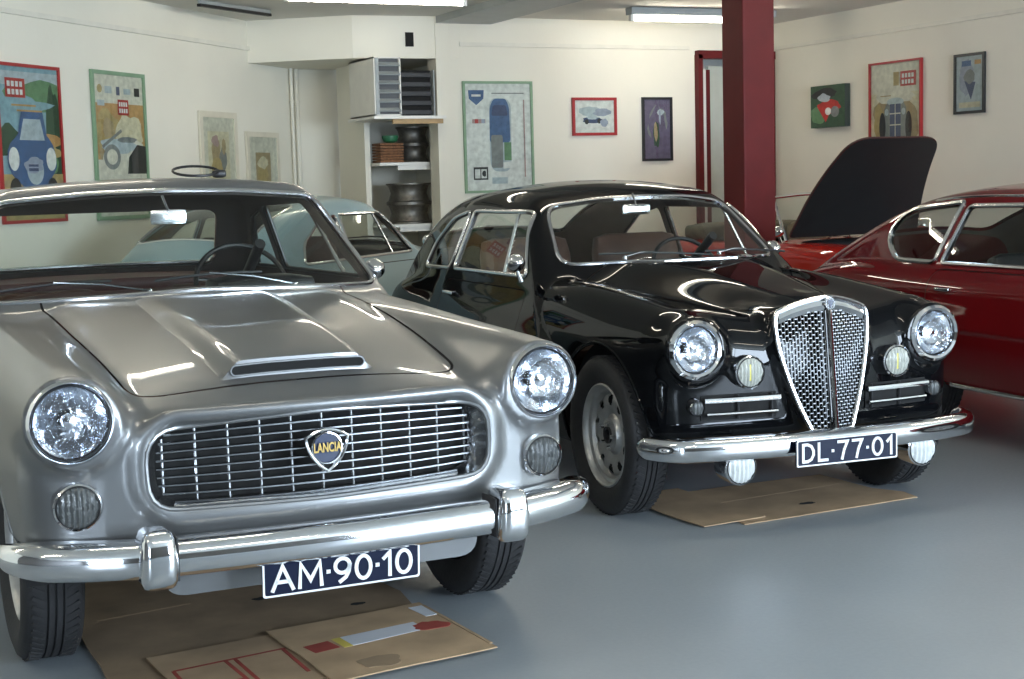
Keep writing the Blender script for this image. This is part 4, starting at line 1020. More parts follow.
# ------------------------------------------------------------------ dark red coupe on the right
cBelt = Spl([(-5.0, .62), (-4.75, .74), (-4.35, .86), (-3.6, .915), (-2.5, .925), (-1.5, .93), (-.9, .87), (-.4, .79), (0, .70)])
cW = Spl([(-5.0, .60), (-4.75, .68), (-4.2, .77), (-3.3, .80), (-2.2, .81), (-1.0, .79), (-.4, .74), (0, .62)])
cR = Spl([(-5.0, .68), (-4.75, .80), (-4.4, .965), (-4.1, 1.095), (-3.8, 1.205), (-3.5, 1.285), (-3.15, 1.335), (-3.0, 1.343), (-2.5, 1.345), (-2.1, 1.32), (-1.7, 1.22)])
def F_coupe(x, y, z):
    ay = sabs(y)
    W = cW(x) - .06 * (np.maximum(z - .62, 0) / .35) ** 2 - .09 * (np.maximum(.60 - z, 0) / .35) ** 2
    b = smax(ay - W, z - (cBelt(x) - .05 * (np.maximum(ay - .5, 0) / .3) ** 2), .10)
    b = smax(b, smax(x + .06 + .12 * (ay / .6) ** 2, (-4.90 + .12 * (ay / .6) ** 2 + .3 * np.maximum(z - .6, 0)) - x, .05), .14); b = smax(b, .27 - z, .05)
    tap = .10 * np.maximum(-3.3 - x, 0) ** 1.4
    c = smax(ay - (.70 - .36 * (z - .92) - tap), z - (cR(x) - .05 * (ay / .55) ** 2), .10)
    c = smax(smax(c, x - (-1.45 - .2 * (ay / .6) ** 2 - 1.45 * (z - .92)), .05), smax(.6 - z, -4.95 - x, .02), .02)
    return smin(b, c, .03)
def red_coupe():
    t = thing('sports_coupe', 'dark red fastback coupe seen from its side at the right edge of the picture', 'car')
    F = F_coupe; body = shell(F, (-5.05, -.9, .18), (.06, .9, 1.42), .02); XW = (-.78, -3.36); RA = .35; ZW = .34
    body = arch_cut(body, XW, ZW, RA, .40)
    WS = roundpoly([(-.58, .945), (.58, .945), (.50, 1.235), (-.50, 1.235)], .07)
    SW1 = roundpoly([(-1.80, .93), (-3.10, .925), (-3.00, 1.225), (-2.18, 1.235)], .03)
    SW2 = roundpoly([(-3.16, .925, .03), (-3.55, .93, .14), (-3.70, 1.06, .12), (-3.55, 1.205, .10), (-3.06, 1.245, .03)], .05)
    RW = roundpoly([(-3.75, -.40), (-3.75, .40), (-4.15, .40), (-4.15, -.40)], .08)
    body, ws = split(body, g_yz(WS, -2.2)); body, s1 = split(body, g_xz(SW1)); body, s2 = split(body, g_xz(SW2)); body, rw = split(body, g_xy(RW, .9))
    _, lin = split(body, lambda V: np.maximum(np.maximum(V[:, 0] + 1.3, -4.2 - V[:, 0]), .4 - V[:, 2]))
    body, l1, door = panel(body, g_xz(roundpoly([(-1.75, .32), (-3.08, .30), (-3.12, .895), (-1.75, .895)], .06)))
    body, l2, hood = panel(body, g_xy(roundpoly([(-.25, -.45), (-.25, .45), (-1.38, .55), (-1.38, -.55)], .1), .66))
    emesh('body', body, maroon, t, F); emesh('hood', hood, maroon, t, F); lines_of(t, F, (l2,), l1)
    emesh('cabin_lining', lin, lining_b, t, F, -.022, True); emesh('windshield', ws, win_glass, t, F, -.004); emesh('rear_window', rw, win_glass, t, F, -.004)
    for sg in (-1, 1):
        d = emesh('door', side(door, sg), maroon, t, F); P = hitline(F, [(-2.95, 1.2 * sg, .80)], (0, -sg, 0))[0]; m = MB()
        m.rbox((P[0], P[1] + sg * .02, P[2]), (.12, .016, .02), .007, chrome, 4); m.tube([(P[0] + .04, P[1] - sg * .01, P[2]), (P[0] + .04, P[1] + sg * .02, P[2])], .008, chrome, 6); m.build('door_handle', d)
        emesh('door_window', side(s1, sg), win_glass, t, F, -.004); emesh('quarter_window', side(s2, sg), win_glass, t, F, -.004)
        for q, nm, r in ((SW1, 'door_window_trim', .013), (SW2, 'quarter_window_trim', .015)):
            m = MB(); m.tube(trim_on(F, q, 'xz', sg), r, chrome_soft, 8, True); m.build(nm, t)
        m = MB(); P = hitline(F, [(x, 1.2 * sg, .30) for x in np.linspace(-2.95, -1.2, 20)], (0, -sg, 0)); m.tube([(p[0], p[1] + sg * .006, p[2]) for p in P], .014, chrome_soft, 8); m.build('sill_trim', t)
        P = hitline(F, [(x, .0 + sg * (.545), 2.2) for x in np.linspace(-3.35, -2.2, 20)], (0, 0, -1)); m = MB(); m.tube(P, .009, chrome, 6); m.build('drip_rail', t)
        headlamp(t, (-.085, sg * .52, .63), .10)
    for x in XW:
        for sg in (-1, 1): wheel(t, (x, sg * .665, .328), .328, .21, sg, 'slots')
    liners(t, XW, ZW, RA + .004, .72, .38)
    m = MB(); m.tube([(-.02 - .22 * (y / .7) ** 4, y, .42) for y in np.linspace(-.72, .72, 25)], .035, chrome, 10); m.build('front_bumper', t)
    m = MB(); m.tube(trim_on(F, WS, 'yz', 1), .010, chrome_soft, 8, True); m.build('windshield_trim', t)
    m = MB(); m.rbox((-1.75, 0, .86), (.4, 1.2, .16), .05, black_plastic, 6); m.build('dashboard', t)
    steering(t, (-2.1, .34, .92), -.5, .18)
    for sg in (-1, 1): seat(t, (-2.55, sg * .34, .36), .5, .52, black_plastic)
    m = MB(); m.box((-2.4, 0, .31), (2.3, 1.4, .05), underseal); m.build('cabin_floor', t)
    return t
rc = red_coupe(); place(rc, 5.86, 3.05, -.09)

# ------------------------------------------------------------------ bright red open car with its lid raised
hTop = Spl([(-3.75, .70), (-3.4, .86), (-2.9, .90), (-2.2, .90), (-1.6, .91), (-1.0, .90), (-.5, .86), (-.15, .78), (.1, .68)])
hW = Spl([(-3.75, .55), (-3.3, .72), (-2.5, .765), (-1.5, .77), (-.8, .76), (-.3, .70), (.1, .55)])
def F_open(x, y, z):
    ay = sabs(y)
    W = hW(x) - .07 * (np.maximum(z - .6, 0) / .35) ** 2 - .08 * (np.maximum(.6 - z, 0) / .35) ** 2
    b = smax(ay - W, z - (hTop(x) - .05 * (ay / .75) ** 4), .10)
    return smax(smax(b, smax(x + .05 + .12 * (ay / .6) ** 2, -3.70 + .15 * (ay / .6) ** 2 - x, .05), .13), .25 - z, .05)
def open_car():
    t = thing('open_car', 'bright red open sports car with its black lined lid raised, behind the dark red coupe', 'car')
    F = F_open; body = shell(F, (-3.8, -.85, .18), (.06, .85, 1.0), .02); XW = (-.72, -2.95)
    body = arch_cut(body, XW, .33, .345, .38)
    body, _ = split(body, g_xy(roundpoly([(-.42, -.42), (-.42, .42), (-1.36, .58), (-1.36, -.58)], .1), .6))
    body, _ = split(body, g_xy(roundpoly([(-1.62, -.60), (-1.62, .60), (-2.75, .58), (-2.75, -.58)], .1), .6))
    emesh('body', body, orange, t, F); emesh('body_lining', body, dark, t, F, -.02, True)
    # raised lid, hinged at the windscreen end
    m = MB(); A = Vector((-1.40, 0, .935)); B = Vector((-.86, 0, 1.655)); n = (B - A).cross(Vector((0, 1, 0))).normalized()
    out = roundpoly([(0, -.62, .05), (0, .62, .05), (1, .43, .14), (1, -.43, .14)], .1, 8); out = roundpoly([(0, -.62, .04), (0, .62, .04), (.5, .52, .2), (1, .41, .16), (1, -.41, .16), (.5, -.52, .2)], .1, 8)
    L = (B - A).length; dr = (B - A).normalized()
    def lid(a, b, h): return A + (B - A) * a + Vector((0, b, 0)) + n * (h + .05 * (4 * a * (1 - a)) + .03 * (1 - (b / .6) ** 2))
    top = []; 
    ks = np.linspace(0, 1, 9); c = np.array((.5, 0))
    def layer(h, m_): 
        rows = [[lid(*(c + (p - c) * k), h) for p in out] for k in ks[::-1]]; m.grid(rows, m_, True, True)
    layer(.006, orange); lo = m.build('raised_lid', t)
    m = MB(); layer(-.012, black_plastic); m.build('lid_lining', lo)
    m = MB(); m.tube([lid(p[0], p[1], 0) for p in out], .008, mat('lid_seal', (.05, .015, .012), .6, noise=.1), 8, True); m.build('lid_edge', lo)
    m = MB(); m.rbox((-.85, 0, .60), (.62, .5, .38), .05, grey_metal, 5); m.rbox((-.85, 0, .82), (.4, .22, .10), .04, black_plastic, 5); m.build('engine', t)
    # windscreen frame
    fr = [(-1.46, -.60, .90), (-1.60, -.57, 1.10), (-1.72, -.54, 1.235), (-1.69, -.30, 1.255), (-1.68, 0, 1.26), (-1.69, .30, 1.255), (-1.72, .54, 1.235), (-1.60, .57, 1.10), (-1.46, .60, .90)]
    m = MB(); m.tube(fr, .013, chrome, 8); w_ = m.build('windshield_frame', t)
    m = MB(); m.grid([[(-1.46 - .02 * 0, y * .6, .905) for y in (-1, -.5, 0, .5, 1)], [(-1.60, y * .57, 1.10) for y in (-1, -.5, 0, .5, 1)], [(-1.70, y * .54, 1.24) for y in (-1, -.5, 0, .5, 1)]], win_glass); m.build('windshield', t)
    for sg in (-1, 1): seat(t, (-2.1, sg * .32, .42), .46, .50, mat('tan_leather', (.20, .15, .09), .55, noise=.2))
    m = MB(); m.rbox((-2.85, 0, .94), (.36, 1.15, .16), .07, mat('folded_canvas', (.16, .14, .10), .9, noise=.3, nscale=14, bump=.3), 8); m.build('folded_top', t)
    steering(t, (-1.9, .32, .93), -.5, .18)
    m = MB(); m.rbox((-1.58, 0, .84), (.2, 1.1, .14), .04, black_plastic, 5); m.build('dashboard', t)
    m = MB(); m.box((-1.9, 0, .29), (3.0, 1.3, .05), underseal); m.build('cabin_floor', t)
    for x in XW:
        for sg in (-1, 1): wheel(t, (x, sg * .63, .322), .322, .20, sg, 'slots')
    liners(t, XW, .33, .348, .68, .38)
    for sg in (-1, 1):
        headlamp(t, (-.20, sg * .50, .64), .10); door_mirror(t, (-1.42, sg * .70, .98), sg)
    m = MB(); m.tube([(-.13 - .3 * (y / .7) ** 4, y, .40) for y in np.linspace(-.66, .66, 21)], .03, chrome, 10); m.build('front_bumper', t)
    return t
oc = open_car(); place(oc, 7.5, 8.15, 0.)

# ------------------------------------------------------------------ pictures on the walls
PAL = {k: mat('ink_' + k, c, .6, noise=.18, nscale=22) for k, c in dict(
    paper=(.62, .59, .50), cream=(.60, .54, .38), sky=(.22, .36, .42), green=(.12, .24, .12), dgreen=(.035, .08, .045), orange=(.48, .27, .10), ochre=(.42, .31, .13), red=(.42, .03, .025), blue=(.05, .11, .25),
    dblue=(.03, .05, .11), pale=(.40, .46, .50), grey=(.20, .21, .21), black=(.02, .02, .022), purple=(.13, .10, .17), white=(.68, .68, .66), tan=(.36, .27, .15), navy=(.04, .06, .14), pink=(.38, .25, .24), lilac=(.30, .33, .42)).items()}
FRM = dict(red=mat('frame_red', (.34, .018, .02), .35, noise=.06), green=mat('frame_green', (.20, .32, .20), .5, noise=.08), black=mat('frame_black', (.015, .016, .018), .35, noise=.1), cream=mat('frame_cream', (.66, .62, .50), .5, noise=.06), dark=mat('canvas_edge', (.03, .04, .03), .7, noise=.2))
def ell(cx, cy, a, b, n=24, t0=0, t1=2 * PI): return [(cx + a * math.cos(t), cy + b * math.sin(t)) for t in np.linspace(t0, t1, n, endpoint=t1 - t0 < 6.2)]
def blob(cx, cy, a, b, seed, n=22, j=.25):
    r = random.Random(seed); k = [r.uniform(1 - j, 1 + j) for _ in range(n)]
    return [(cx + a * (k[i] + k[i - 1]) / 2 * math.cos(2 * PI * i / n), cy + b * (k[i] + k[i - 1]) / 2 * math.sin(2 * PI * i / n)) for i in range(n)]
def rect(x0, y0, x1, y1): return [(x0, y0), (x1, y0), (x1, y1), (x0, y1)]
def picture(label, P, ang, w, z0, z1, fw_, fmat, art, ground, dep=.022, glazed=True, name='framed_picture', tilt=0., group=None):
    """P centre on the wall, ang: direction of the picture's right hand side; art in 0..1 coordinates"""
    h = z1 - z0; t = thing(name, label, 'picture', (P[0], P[1], z0), ang, group); t.rotation_euler = (tilt, 0, ang)
    f = lambda a, b, d: (a, -d, b)
    m = MB()
    if fw_:
        o = [(-w / 2, 0), (w / 2, 0), (w / 2, h), (-w / 2, h)]; i = [(-w / 2 + fw_, fw_), (w / 2 - fw_, fw_), (w / 2 - fw_, h - fw_), (-w / 2 + fw_, h - fw_)]
        vs = [f(*p, .001) for p in o] + [f(*p, dep) for p in o] + [f(*p, dep) for p in i] + [f(*p, .004) for p in i]; fs = []
        for k in range(4):
            j = (k + 1) % 4; fs += [(k, j, 4 + j, 4 + k), (4 + k, 4 + j, 8 + j, 8 + k), (8 + k, 8 + j, 12 + j, 12 + k), (12 + k, 12 + j, j, k)]
        m.add(vs, fs, FRM[fmat], False); m.build('frame', t)
    else:
        m.prism(rect(-w / 2, 0, w / 2, h), .001, dep, f, FRM[fmat]); m.build('canvas', t)
    b = dep + .001 if not fw_ else dep * .4; e = fw_ if fw_ else .0
    m = MB(); m.add([f(x, y, b) for x, y in rect(-w / 2 + e, e, w / 2 - e, h - e)], [(0, 1, 2, 3)], PAL[ground], False); pr = m.build('print', t)
    iw, ih = w - 2 * e, h - 2 * e; m = MB()
    for k, (c, poly) in enumerate(art):
        pts = [(-iw / 2 + min(max(a, .0), 1) * iw, e + min(max(q, .0), 1) * ih) for a, q in poly]
        m.add([f(x, y, b + .0004 + .0003 * k) for x, y in pts], [tuple(range(len(pts)))], PAL[c], False)
    m.build('artwork', pr, fixn=False)
    if glazed and fw_:
        m = MB(); m.add([f(x, y, dep * .85) for x, y in rect(-w / 2 + e, e, w / 2 - e, h - e)], [(0, 1, 2, 3)], win_glass, False); m.build('glazing', t)
    return t
def lines(x0, x1, y0, y1, n, c, seed=1, frac=.45):
    r = random.Random(seed); out = []
    for i in range(n):
        y = y1 - (y1 - y0) * (i + .5) / n; d = (y1 - y0) / n * frac; xe = x0 + (x1 - x0) * r.uniform(.6, 1); out.append((c, rect(x0, y - d / 2, xe, y + d / 2)))
    return out
def redbox(x0, y0, x1, y1):
    a = [('red', rect(x0, y0, x1, y1))]; w_, h_ = x1 - x0, y1 - y0
    for q in (.56, .14):
        for k in range(4): a.append(('white', rect(x0 + w_ * (.10 + .205 * k), y0 + h_ * q, x0 + w_ * (.245 + .205 * k), y0 + h_ * (q + .28))))
    return a
AL = math.atan2(LD.y, LD.x)
def LP(s): p = LW0 + LD * s + LN * .004; return (p.x, p.y)
car_front = lambda c1, c2, c3, x, y, s: [(c1, blob(x, y, .26 * s, .13 * s, 3, 24, .08)), (c1, [(x - .17 * s, y + .05 * s), (x + .18 * s, y + .05 * s), (x + .13 * s, y + .20 * s), (x - .10 * s, y + .20 * s)]), (c2, [(x - .13 * s, y + .08 * s), (x + .14 * s, y + .08 * s), (x + .10 * s, y + .17 * s), (x - .08 * s, y + .17 * s)]),
    (c3, ell(x - .20 * s, y + .0 * s, .055 * s, .05 * s)), (c3, ell(x + .2 * s, y + .0 * s, .055 * s, .05 * s)), (c2, ell(x + .02 * s, y - .05 * s, .09 * s, .06 * s)), ('black', ell(x - .2 * s, y - .13 * s, .06 * s, .05 * s)), ('black', ell(x + .2 * s, y - .13 * s, .06 * s, .05 * s))]
picture('large red-framed poster of a blue car below green hills, on the left wall', LP(.42), AL, .70, 1.225, 2.285, .022, 'red',
    [('pale', rect(0, .88, 1, .97)), ('green', blob(.62, .80, .50, .11, 5)), ('dgreen', blob(.9, .55, .14, .34, 8)), ('sky', blob(.35, .74, .5, .07, 2)), ('orange', blob(.55, .52, .42, .07, 6)), ('ochre', blob(.65, .45, .36, .05, 9)), ('dgreen', blob(.12, .52, .2, .10, 10)), ('green', blob(.75, .36, .2, .08, 12))]
    + redbox(.12, .80, .44, .925) + [('orange', rect(.2, .745, .6, .757)), ('orange', rect(.28, .71, .7, .722)), ('ochre', rect(0, .0, 1, .30)), ('tan', rect(0, .22, 1, .26))] + car_front('blue', 'pale', 'white', .50, .40, 1.55) + [('lilac', blob(.5, .36, .16, .05, 17)), ('navy', rect(.42, .32, .58, .34)), ('navy', rect(.42, .35, .58, .365))], 'sky')
picture('large green-framed ochre rally poster beside the red-framed one on the left wall', LP(1.50), AL, .70, 1.215, 2.30, .028, 'green',
    [('orange', rect(0, .28, 1, .80)), ('ochre', blob(.3, .55, .3, .2, 4)), ('cream', blob(.68, .58, .28, .14, 14)), ('ochre', ell(.12, .90, .05, .03)), ('pale', rect(.22, .87, .36, .92)), ('navy', rect(.45, .86, .52, .92)), ('pale', rect(.6, .87, .74, .91)), ('black', rect(.82, .86, .93, .92)), ('pale', rect(.06, .78, .2, .82)), ('tan', blob(.25, .62, .12, .07, 21)), ('tan', blob(.16, .44, .1, .05, 22)), ('paper', rect(0, 0, 1, .40)), ('paper', blob(.55, .46, .5, .11, 7)), ('pale', blob(.45, .50, .36, .05, 15)), ('grey', blob(.62, .545, .22, .02, 16)), ('grey', ell(.3, .42, .17, .09)), ('paper', ell(.3, .42, .11, .055)), ('black', [(.60, .30), (1, .30), (1, .50), (.82, .51), (.64, .42)]), ('grey', [(.1, .5), (.5, .62), (.52, .60), (.12, .48)])] + redbox(.46, .72, .68, .83), 'paper')
picture('cream-framed picture with a tan figure print, taller of the two cream ones', LP(2.95), AL, .62, 1.16, 2.06, .05, 'cream',
    [('cream', rect(.16, .05, .84, .86)), ('tan', blob(.42, .64, .15, .16, 31)), ('pink', blob(.40, .76, .11, .06, 32)), ('grey', blob(.62, .56, .12, .12, 33)), ('ochre', blob(.40, .48, .18, .10, 34)), ('tan', blob(.66, .70, .06, .08, 35)), ('tan', rect(.2, .08, .8, .16))], 'paper')
picture('smaller cream-framed print hung lowest on the left wall near the corner', LP(3.72), AL, .60, 1.08, 1.91, .045, 'cream',
    [('tan', rect(.24, .12, .78, .82)), ('ochre', blob(.5, .55, .18, .2, 41)), ('grey', blob(.48, .36, .2, .08, 42)), ('cream', blob(.5, .70, .2, .07, 43))], 'paper')
tv = [('pale', roundpoly([(.36, .18), (.69, .17), (.70, .86), (.36, .87)], .12)), ('blue', roundpoly([(.36, .45), (.68, .45), (.67, .78), (.62, .86), (.43, .86), (.37, .78)], .04)), ('navy', roundpoly([(.39, .70), (.65, .70), (.62, .80), (.42, .80)], .03)), ('grey', roundpoly([(.38, .21), (.56, .21), (.56, .52), (.38, .52)], .03)), ('green', [(.58, .28), (.69, .28), (.69, .45), (.58, .45)]), ('white', [(.56, .20), (.69, .21), (.69, .27), (.56, .26)])]
picture('green-framed white poster with a blue car from above on the back wall', (5.665, YB - .004), 0, .68, 1.325, 2.305, .022, 'green',
    [('blue', [(.05, .94), (.29, .94), (.28, .86), (.17, .80), (.06, .86)]), ('white', rect(.10, .88, .24, .90))] + tv + [('pink', rect(.1, .63, .3, .67)), ('red', rect(.14, .63, .19, .67)), ('lilac', rect(.24, .63, .29, .67)), ('black', rect(.1, .10, .12, .22)), ('black', rect(.1, .20, .32, .22)), ('black', rect(.1, .10, .32, .115)), ('black', rect(.30, .10, .32, .22)), ('black', rect(.2, .10, .215, .22)), ('black', blob(.26, .16, .03, .03, 3)), ('pale', rect(.38, .06, .62, .12)), ('pink', rect(.885, .12, .905, .85)), ('grey', rect(.4, .905, .9, .915))], 'white')
picture('small red-framed landscape sketch of a blue car on the back wall', (6.635, YB - .004), 0, .46, 1.818, 2.162, .026, 'red',
    [('pale', blob(.42, .66, .3, .14, 51)), ('navy', blob(.45, .38, .26, .11, 52)), ('lilac', blob(.7, .62, .22, .12, 53)), ('black', ell(.3, .34, .05, .08)), ('black', ell(.62, .36, .05, .08)), ('pale', blob(.45, .47, .14, .06, 54)), ('lilac', blob(.75, .3, .1, .12, 55))], 'white')
picture('narrow black-framed dark purple print on the back wall beside the doorway', (7.30, YB - .004), 0, .325, 1.575, 2.165, .022, 'black',
    [('grey', blob(.5, .6, .36, .3, 61)), ('purple', blob(.5, .5, .3, .38, 62)), ('dgreen', blob(.46, .42, .11, .22, 63)), ('tan', blob(.44, .45, .07, .16, 66)), ('pale', blob(.64, .78, .14, .05, 64)), ('lilac', blob(.6, .7, .04, .12, 65))], 'purple')
picture('small unframed dark green canvas with a red car on the right wall', (XR - .004, 11.24), -PI / 2, .50, 1.835, 2.215, 0, 'dark',
    [('black', blob(.4, .8, .4, .12, 71)), ('green', blob(.25, .3, .25, .2, 72)), ('red', blob(.52, .50, .34, .16, 73)), ('red', [(.2, .5), (.65, .5), (.45, .12)]), ('pale', blob(.4, .70, .18, .10, 74)), ('white', ell(.52, .38, .09, .09)), ('grey', ell(.72, .36, .12, .13))], 'dgreen', .06, False, 'canvas_picture')
picture('red-framed rally poster of a vintage car front on the right wall, behind the raised lid', (XR - .004, 10.36), -PI / 2, .68, 1.36, 2.36, .018, 'red',
    [('cream', rect(.0, .0, 1, .74)), ('tan', blob(.5, .50, .46, .20, 81)), ('paper', blob(.5, .70, .40, .06, 86)), ('ochre', blob(.16, .50, .10, .16, 83)), ('grey', [(.24, .30), (.76, .30), (.72, .60), (.66, .66), (.34, .66), (.28, .60)]), ('pale', ell(.5, .66, .17, .035)), ('navy', rect(.39, .34, .61, .64)), ('paper', rect(.493, .34, .507, .64)), ('paper', rect(.39, .45, .61, .46)), ('paper', rect(.39, .55, .61, .56)), ('black', ell(.24, .44, .065, .13)), ('black', ell(.77, .44, .065, .13)), ('pale', ell(.33, .57, .04, .03)), ('pale', ell(.67, .57, .04, .03)), ('grey', rect(.2, .30, .8, .325)), ('ochre', rect(.05, .22, .95, .27)), ('tan', rect(.2, .71, .42, .72)), ('ochre', rect(.47, .80, .58, .92))] + redbox(.61, .79, .92, .92), 'paper', .03)
picture('black-framed blue and cream print, furthest right on the right wall', (XR - .004, 9.455), -PI / 2, .35, 1.865, 2.345, .022, 'black',
    [('lilac', blob(.4, .6, .3, .3, 91)), ('navy', [(.3, .55), (.72, .52), (.55, .2)]), ('grey', blob(.5, .62, .2, .12, 92)), ('blue', rect(.2, .82, .55, .92)), ('orange', rect(.68, .84, .92, .92)), ('cream', rect(.1, .06, .9, .16))], 'pale')

# ------------------------------------------------------------------ shelves in the recess
m = MB(); m.box((4.595, 13.0, CEIL / 2), (.05, .70, CEIL), wall_m); struct(m.build('wall_partition'))
wood = mat('raw_shelf_edge', (.40, .27, .13), .6, noise=.15, nscale=12)
for k, (x0, x1, y0, z, lab) in enumerate(((4.42, 5.08, 11.98, 1.985, 'upper white shelf carrying the slatted heater box'), (4.63, 5.30, 12.45, 1.60, 'middle white shelf in the recess with a wicker box and rims'), (4.63, 5.30, 12.45, 1.055, 'lowest visible white shelf in the recess under the larger rims'))):
    m = MB(); y1 = 12.64 if k == 0 else 13.28
    m.box(((x0 + x1) / 2, (y0 + y1) / 2, z), (x1 - x0, y1 - y0, .025), shelf_m); o = tag(m.build('shelf'), lab, 'shelf', 'shelves in the recess')
    m = MB(); m.box(((x0 + x1) / 2 + .08, y0 + .04, z - .033), (x1 - x0 - .2, .03, .04), wood if k == 0 else shelf_m); m.build('batten', o)
t = thing('heater_unit', 'white box heater with dark slatted front high on the upper shelf', 'heater', (4.555, 12.29, 1.999))
m = MB(); m.box((-.115, .01, .245), (.012, .62, .49), shelf_m); m.box((.0, .01, .484), (.242, .62, .012), shelf_m); m.box((.115, .01, .245), (.012, .62, .49), shelf_m); m.box((0, .315, .245), (.24, .012, .49), shelf_m); m.box((0, .01, .006), (.242, .62, .012), shelf_m); m.build('casing', t)
m = MB(); m.box((0, -.27, .245), (.22, .01, .47), mat('heater_dark', (.06, .065, .07), .5, noise=.1)); m.build('back_grille', t)
for k in range(6):
    m = MB(); m.box((.01, -.30, .05 + .076 * k), (.20, .045, .012), grey_metal, Matrix.Rotation(.6, 3, 'X')); m.build('slat', t)
m = MB(); m.box((-.095, -.303, .245), (.03, .02, .47), grey_metal); m.build('front_post', t)
t = thing('slatted_block', 'black slatted block standing beside the white heater box', 'crate', (4.90, 12.30, 1.999))  # plain dark slatted shape added at the right end of the shelf
m = MB(); m.box((0, .1, .2), (.30, .3, .40), dark); m.build('block_body', t)
for k in range(5):
    m = MB(); m.box((0, -.06, .04 + .08 * k), (.30, .02, .035), black_plastic); m.build('slat', t)
m = MB(); m.box((.165, .0, .2), (.012, .2, .40), grey_metal); m.build('side_strip', t)
t = thing('wicker_box', 'small brown wicker box on the middle shelf of the recess', 'box', (4.775, 12.62, 1.6135))
m = MB()
for k in range(7): m.rbox((0, 0, .0125 + .025 * k), (.225, .22, .027), .011, mat('wicker', (.22, .10, .045), .8, noise=.4, nscale=60), 5)
m.build('woven_sides', t)
t = thing('green_bowl', 'round green bowl sitting on the brown wicker box', 'bowl', (4.80, 12.62, 1.789))
m = MB(); m.lathe([(.03, 0), (.06, .015), (.075, .05), (.072, .065), (.066, .05), (.05, .02), (.001, .012)], (0, 0, 0), (0, 0, 1), mat('green_plastic', (.03, .16, .07), .4, noise=.1), 24); m.build('bowl_shell', t)
def bare_rim(loc, r, h, label, grp):
    t = thing('bare_rim', label, 'wheel rim', loc, 0, grp); m = MB(); st = mat('dirty_rim', (.16, .15, .13), .45, .7, noise=.35, nscale=18)
    m.lathe([(r, 0), (r, .012), (r * .90, .025), (r * .86, h * .3), (r * .80, h * .5), (r * .86, h * .75), (r * .92, h - .02), (r, h - .012), (r, h), (r * .94, h), (r * .80, h * .8), (r * .74, h * .5), (r * .80, .02), (r, 0)], (0, 0, 0), (0, 0, 1), st, 36); m.build('barrel', t)
    m = MB(); m.lathe([(r * .76, h * .55), (r * .55, h * .72), (r * .3, h * .74), (r * .14, h * .66), (r * .13, h * .5)], (0, 0, 0), (0, 0, 1), st, 36); m.build('disc', t); return t
for z, l in ((1.6135, 'lower small dusty wheel rim lying beside the wicker box'), (1.7745, 'upper small dusty wheel rim stacked beside the wicker box')): bare_rim((5.075, 12.78, z), .15, .16, l, 'small rims on the middle shelf')
for z, l in ((1.0685, 'lower large wheel rim lying on the lowest shelf'), (1.2495, 'upper large wheel rim stacked on the lowest shelf')): bare_rim((5.03, 12.80, z), .205, .18, l, 'large rims on the lowest shelf')

# ------------------------------------------------------------------ cardboard on the floor
def card(name, c): return mat(name, c, .85, noise=.22, nscale=5, bump=.08, bscale=25)
kraft = card('kraft_board', (.42, .29, .17)); oily = card('oily_board', (.25, .175, .105)); kraft2 = card('brown_board', (.36, .25, .15))
redink = mat('carton_red_ink', (.30, .05, .035), .8, noise=.25); white_lab = mat('paper_label', (.62, .64, .68), .6, noise=.05); yel = mat('yellow_label', (.60, .48, .10), .6, noise=.1); edge_m = mat('board_edge', (.36, .25, .15), .9, noise=.2)
def sheet(poly, z, m_, label, extras=(), cut=()):
    m = MB(); P = densify(np.array(poly), .12); r = random.Random(len(label)); P = [(p[0] + r.uniform(-.004, .004), p[1] + r.uniform(-.004, .004)) for p in P]
    m.prism(P, z, z + .004, lambda x, y, h: (x, y, h), m_); o = tag(m.build('cardboard_sheet'), label, 'cardboard', 'cardboard sheets under the cars')
    for k, (nm, mm, poly2) in enumerate(extras):
        m = MB(); m.prism(poly2, z + .0035, z + .0044 + .00015 * k, lambda x, y, h: (x, y, h), mm); m.build(nm, o)
    return o
def quad(a, b, wd):                           # strip from a to b of width wd
    a, b = Vector(a), Vector(b); n = (b - a).normalized(); n = Vector((-n.y, n.x)) * wd / 2; return [tuple(a - n), tuple(b - n), tuple(b + n), tuple(a + n)]
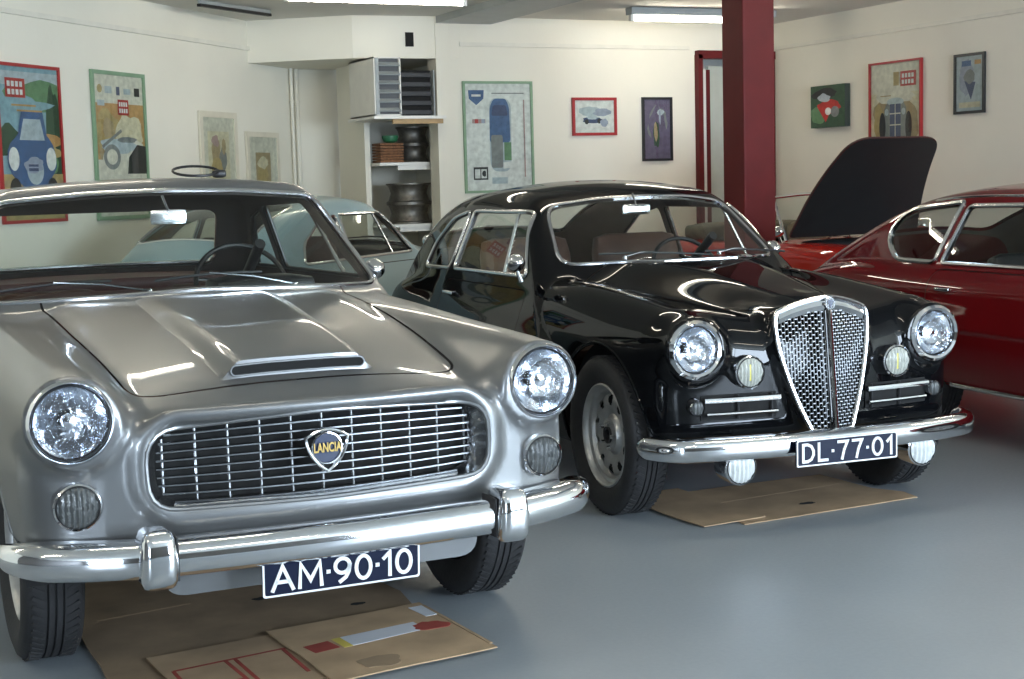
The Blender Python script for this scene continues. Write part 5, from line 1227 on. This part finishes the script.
sheet([(.72, 4.62), (.72, 3.95), (1.30, 3.95), (1.78, 4.62), (1.80, 4.80), (1.70, 5.75), (.74, 5.75)], .002, oily, 'large oil-darkened cardboard sheet lying under the silver coupe', [('fold_line', edge_m, quad((.80, 4.97), (1.12, 5.02), .008)), ('oil_spot', gap, blob(1.35, 4.95, .03, .02, 5)), ('oil_spot', gap, blob(1.62, 4.72, .025, .015, 6))])
ex = []
for a, b in (((.90, 4.30), (1.255, 4.35)), ((.90, 4.30), (.905, 4.08)), ((1.06, 4.32), (1.075, 4.10)), ((1.09, 4.325), (1.10, 4.10)), ((1.245, 4.35), (1.25, 4.10)), ((.90, 4.12), (1.07, 4.13))): ex.append(('red_print_line', redink, quad(a, b, .012)))
sheet([(.86, 4.47), (.89, 3.90), (1.30, 3.90), (1.275, 4.515)], .0075, kraft2, 'brown cardboard sheet printed with red outlined squares before the silver coupe', ex)
ex = [('red_label', redink, [(1.300, 4.315), (1.385, 4.335), (1.40, 4.255), (1.315, 4.235)]), ('yellow_label', yel, [(1.40, 4.345), (1.43, 4.35), (1.44, 4.25), (1.41, 4.245)]), ('yellow_label', yel, [(1.475, 4.35), (1.50, 4.353), (1.505, 4.30), (1.48, 4.295)]),
      ('white_label', white_lab, [(1.43, 4.35), (1.69, 4.388), (1.70, 4.30), (1.44, 4.25)]), ('red_stamp', redink, blob(1.725, 4.325, .06, .045, 9)), ('white_sticker', white_lab, [(1.735, 4.545), (1.785, 4.55), (1.80, 4.43), (1.75, 4.425)]), ('oil_stain', oily, blob(1.46, 4.07, .07, .05, 11)), ('edge_stain', edge_m, quad((1.79, 4.55), (1.815, 4.06), .012))]
sheet([(1.25, 4.53), (1.285, 3.96), (1.82, 4.02), (1.79, 4.59)], .013, kraft, 'brown cardboard sheet with white and red labels before the silver coupe', ex)
sheet([(3.20, 5.43), (3.21, 5.05), (3.52, 5.07), (3.52, 5.75), (3.22, 5.75)], .0065, kraft2, 'narrow cardboard sheet sticking out under the left side of the black coupe')
sheet([(3.385, 5.01), (4.31, 5.05), (4.33, 5.17), (4.26, 5.30), (4.26, 5.68), (3.44, 5.68), (3.43, 5.50)], .002, kraft2, 'wide cardboard sheet lying under the nose of the black coupe', [('oil_spot', gap, blob(3.83, 5.20, .04, .02, 3)), ('fold_line', edge_m, quad((3.45, 5.40), (4.20, 5.46), .006))])
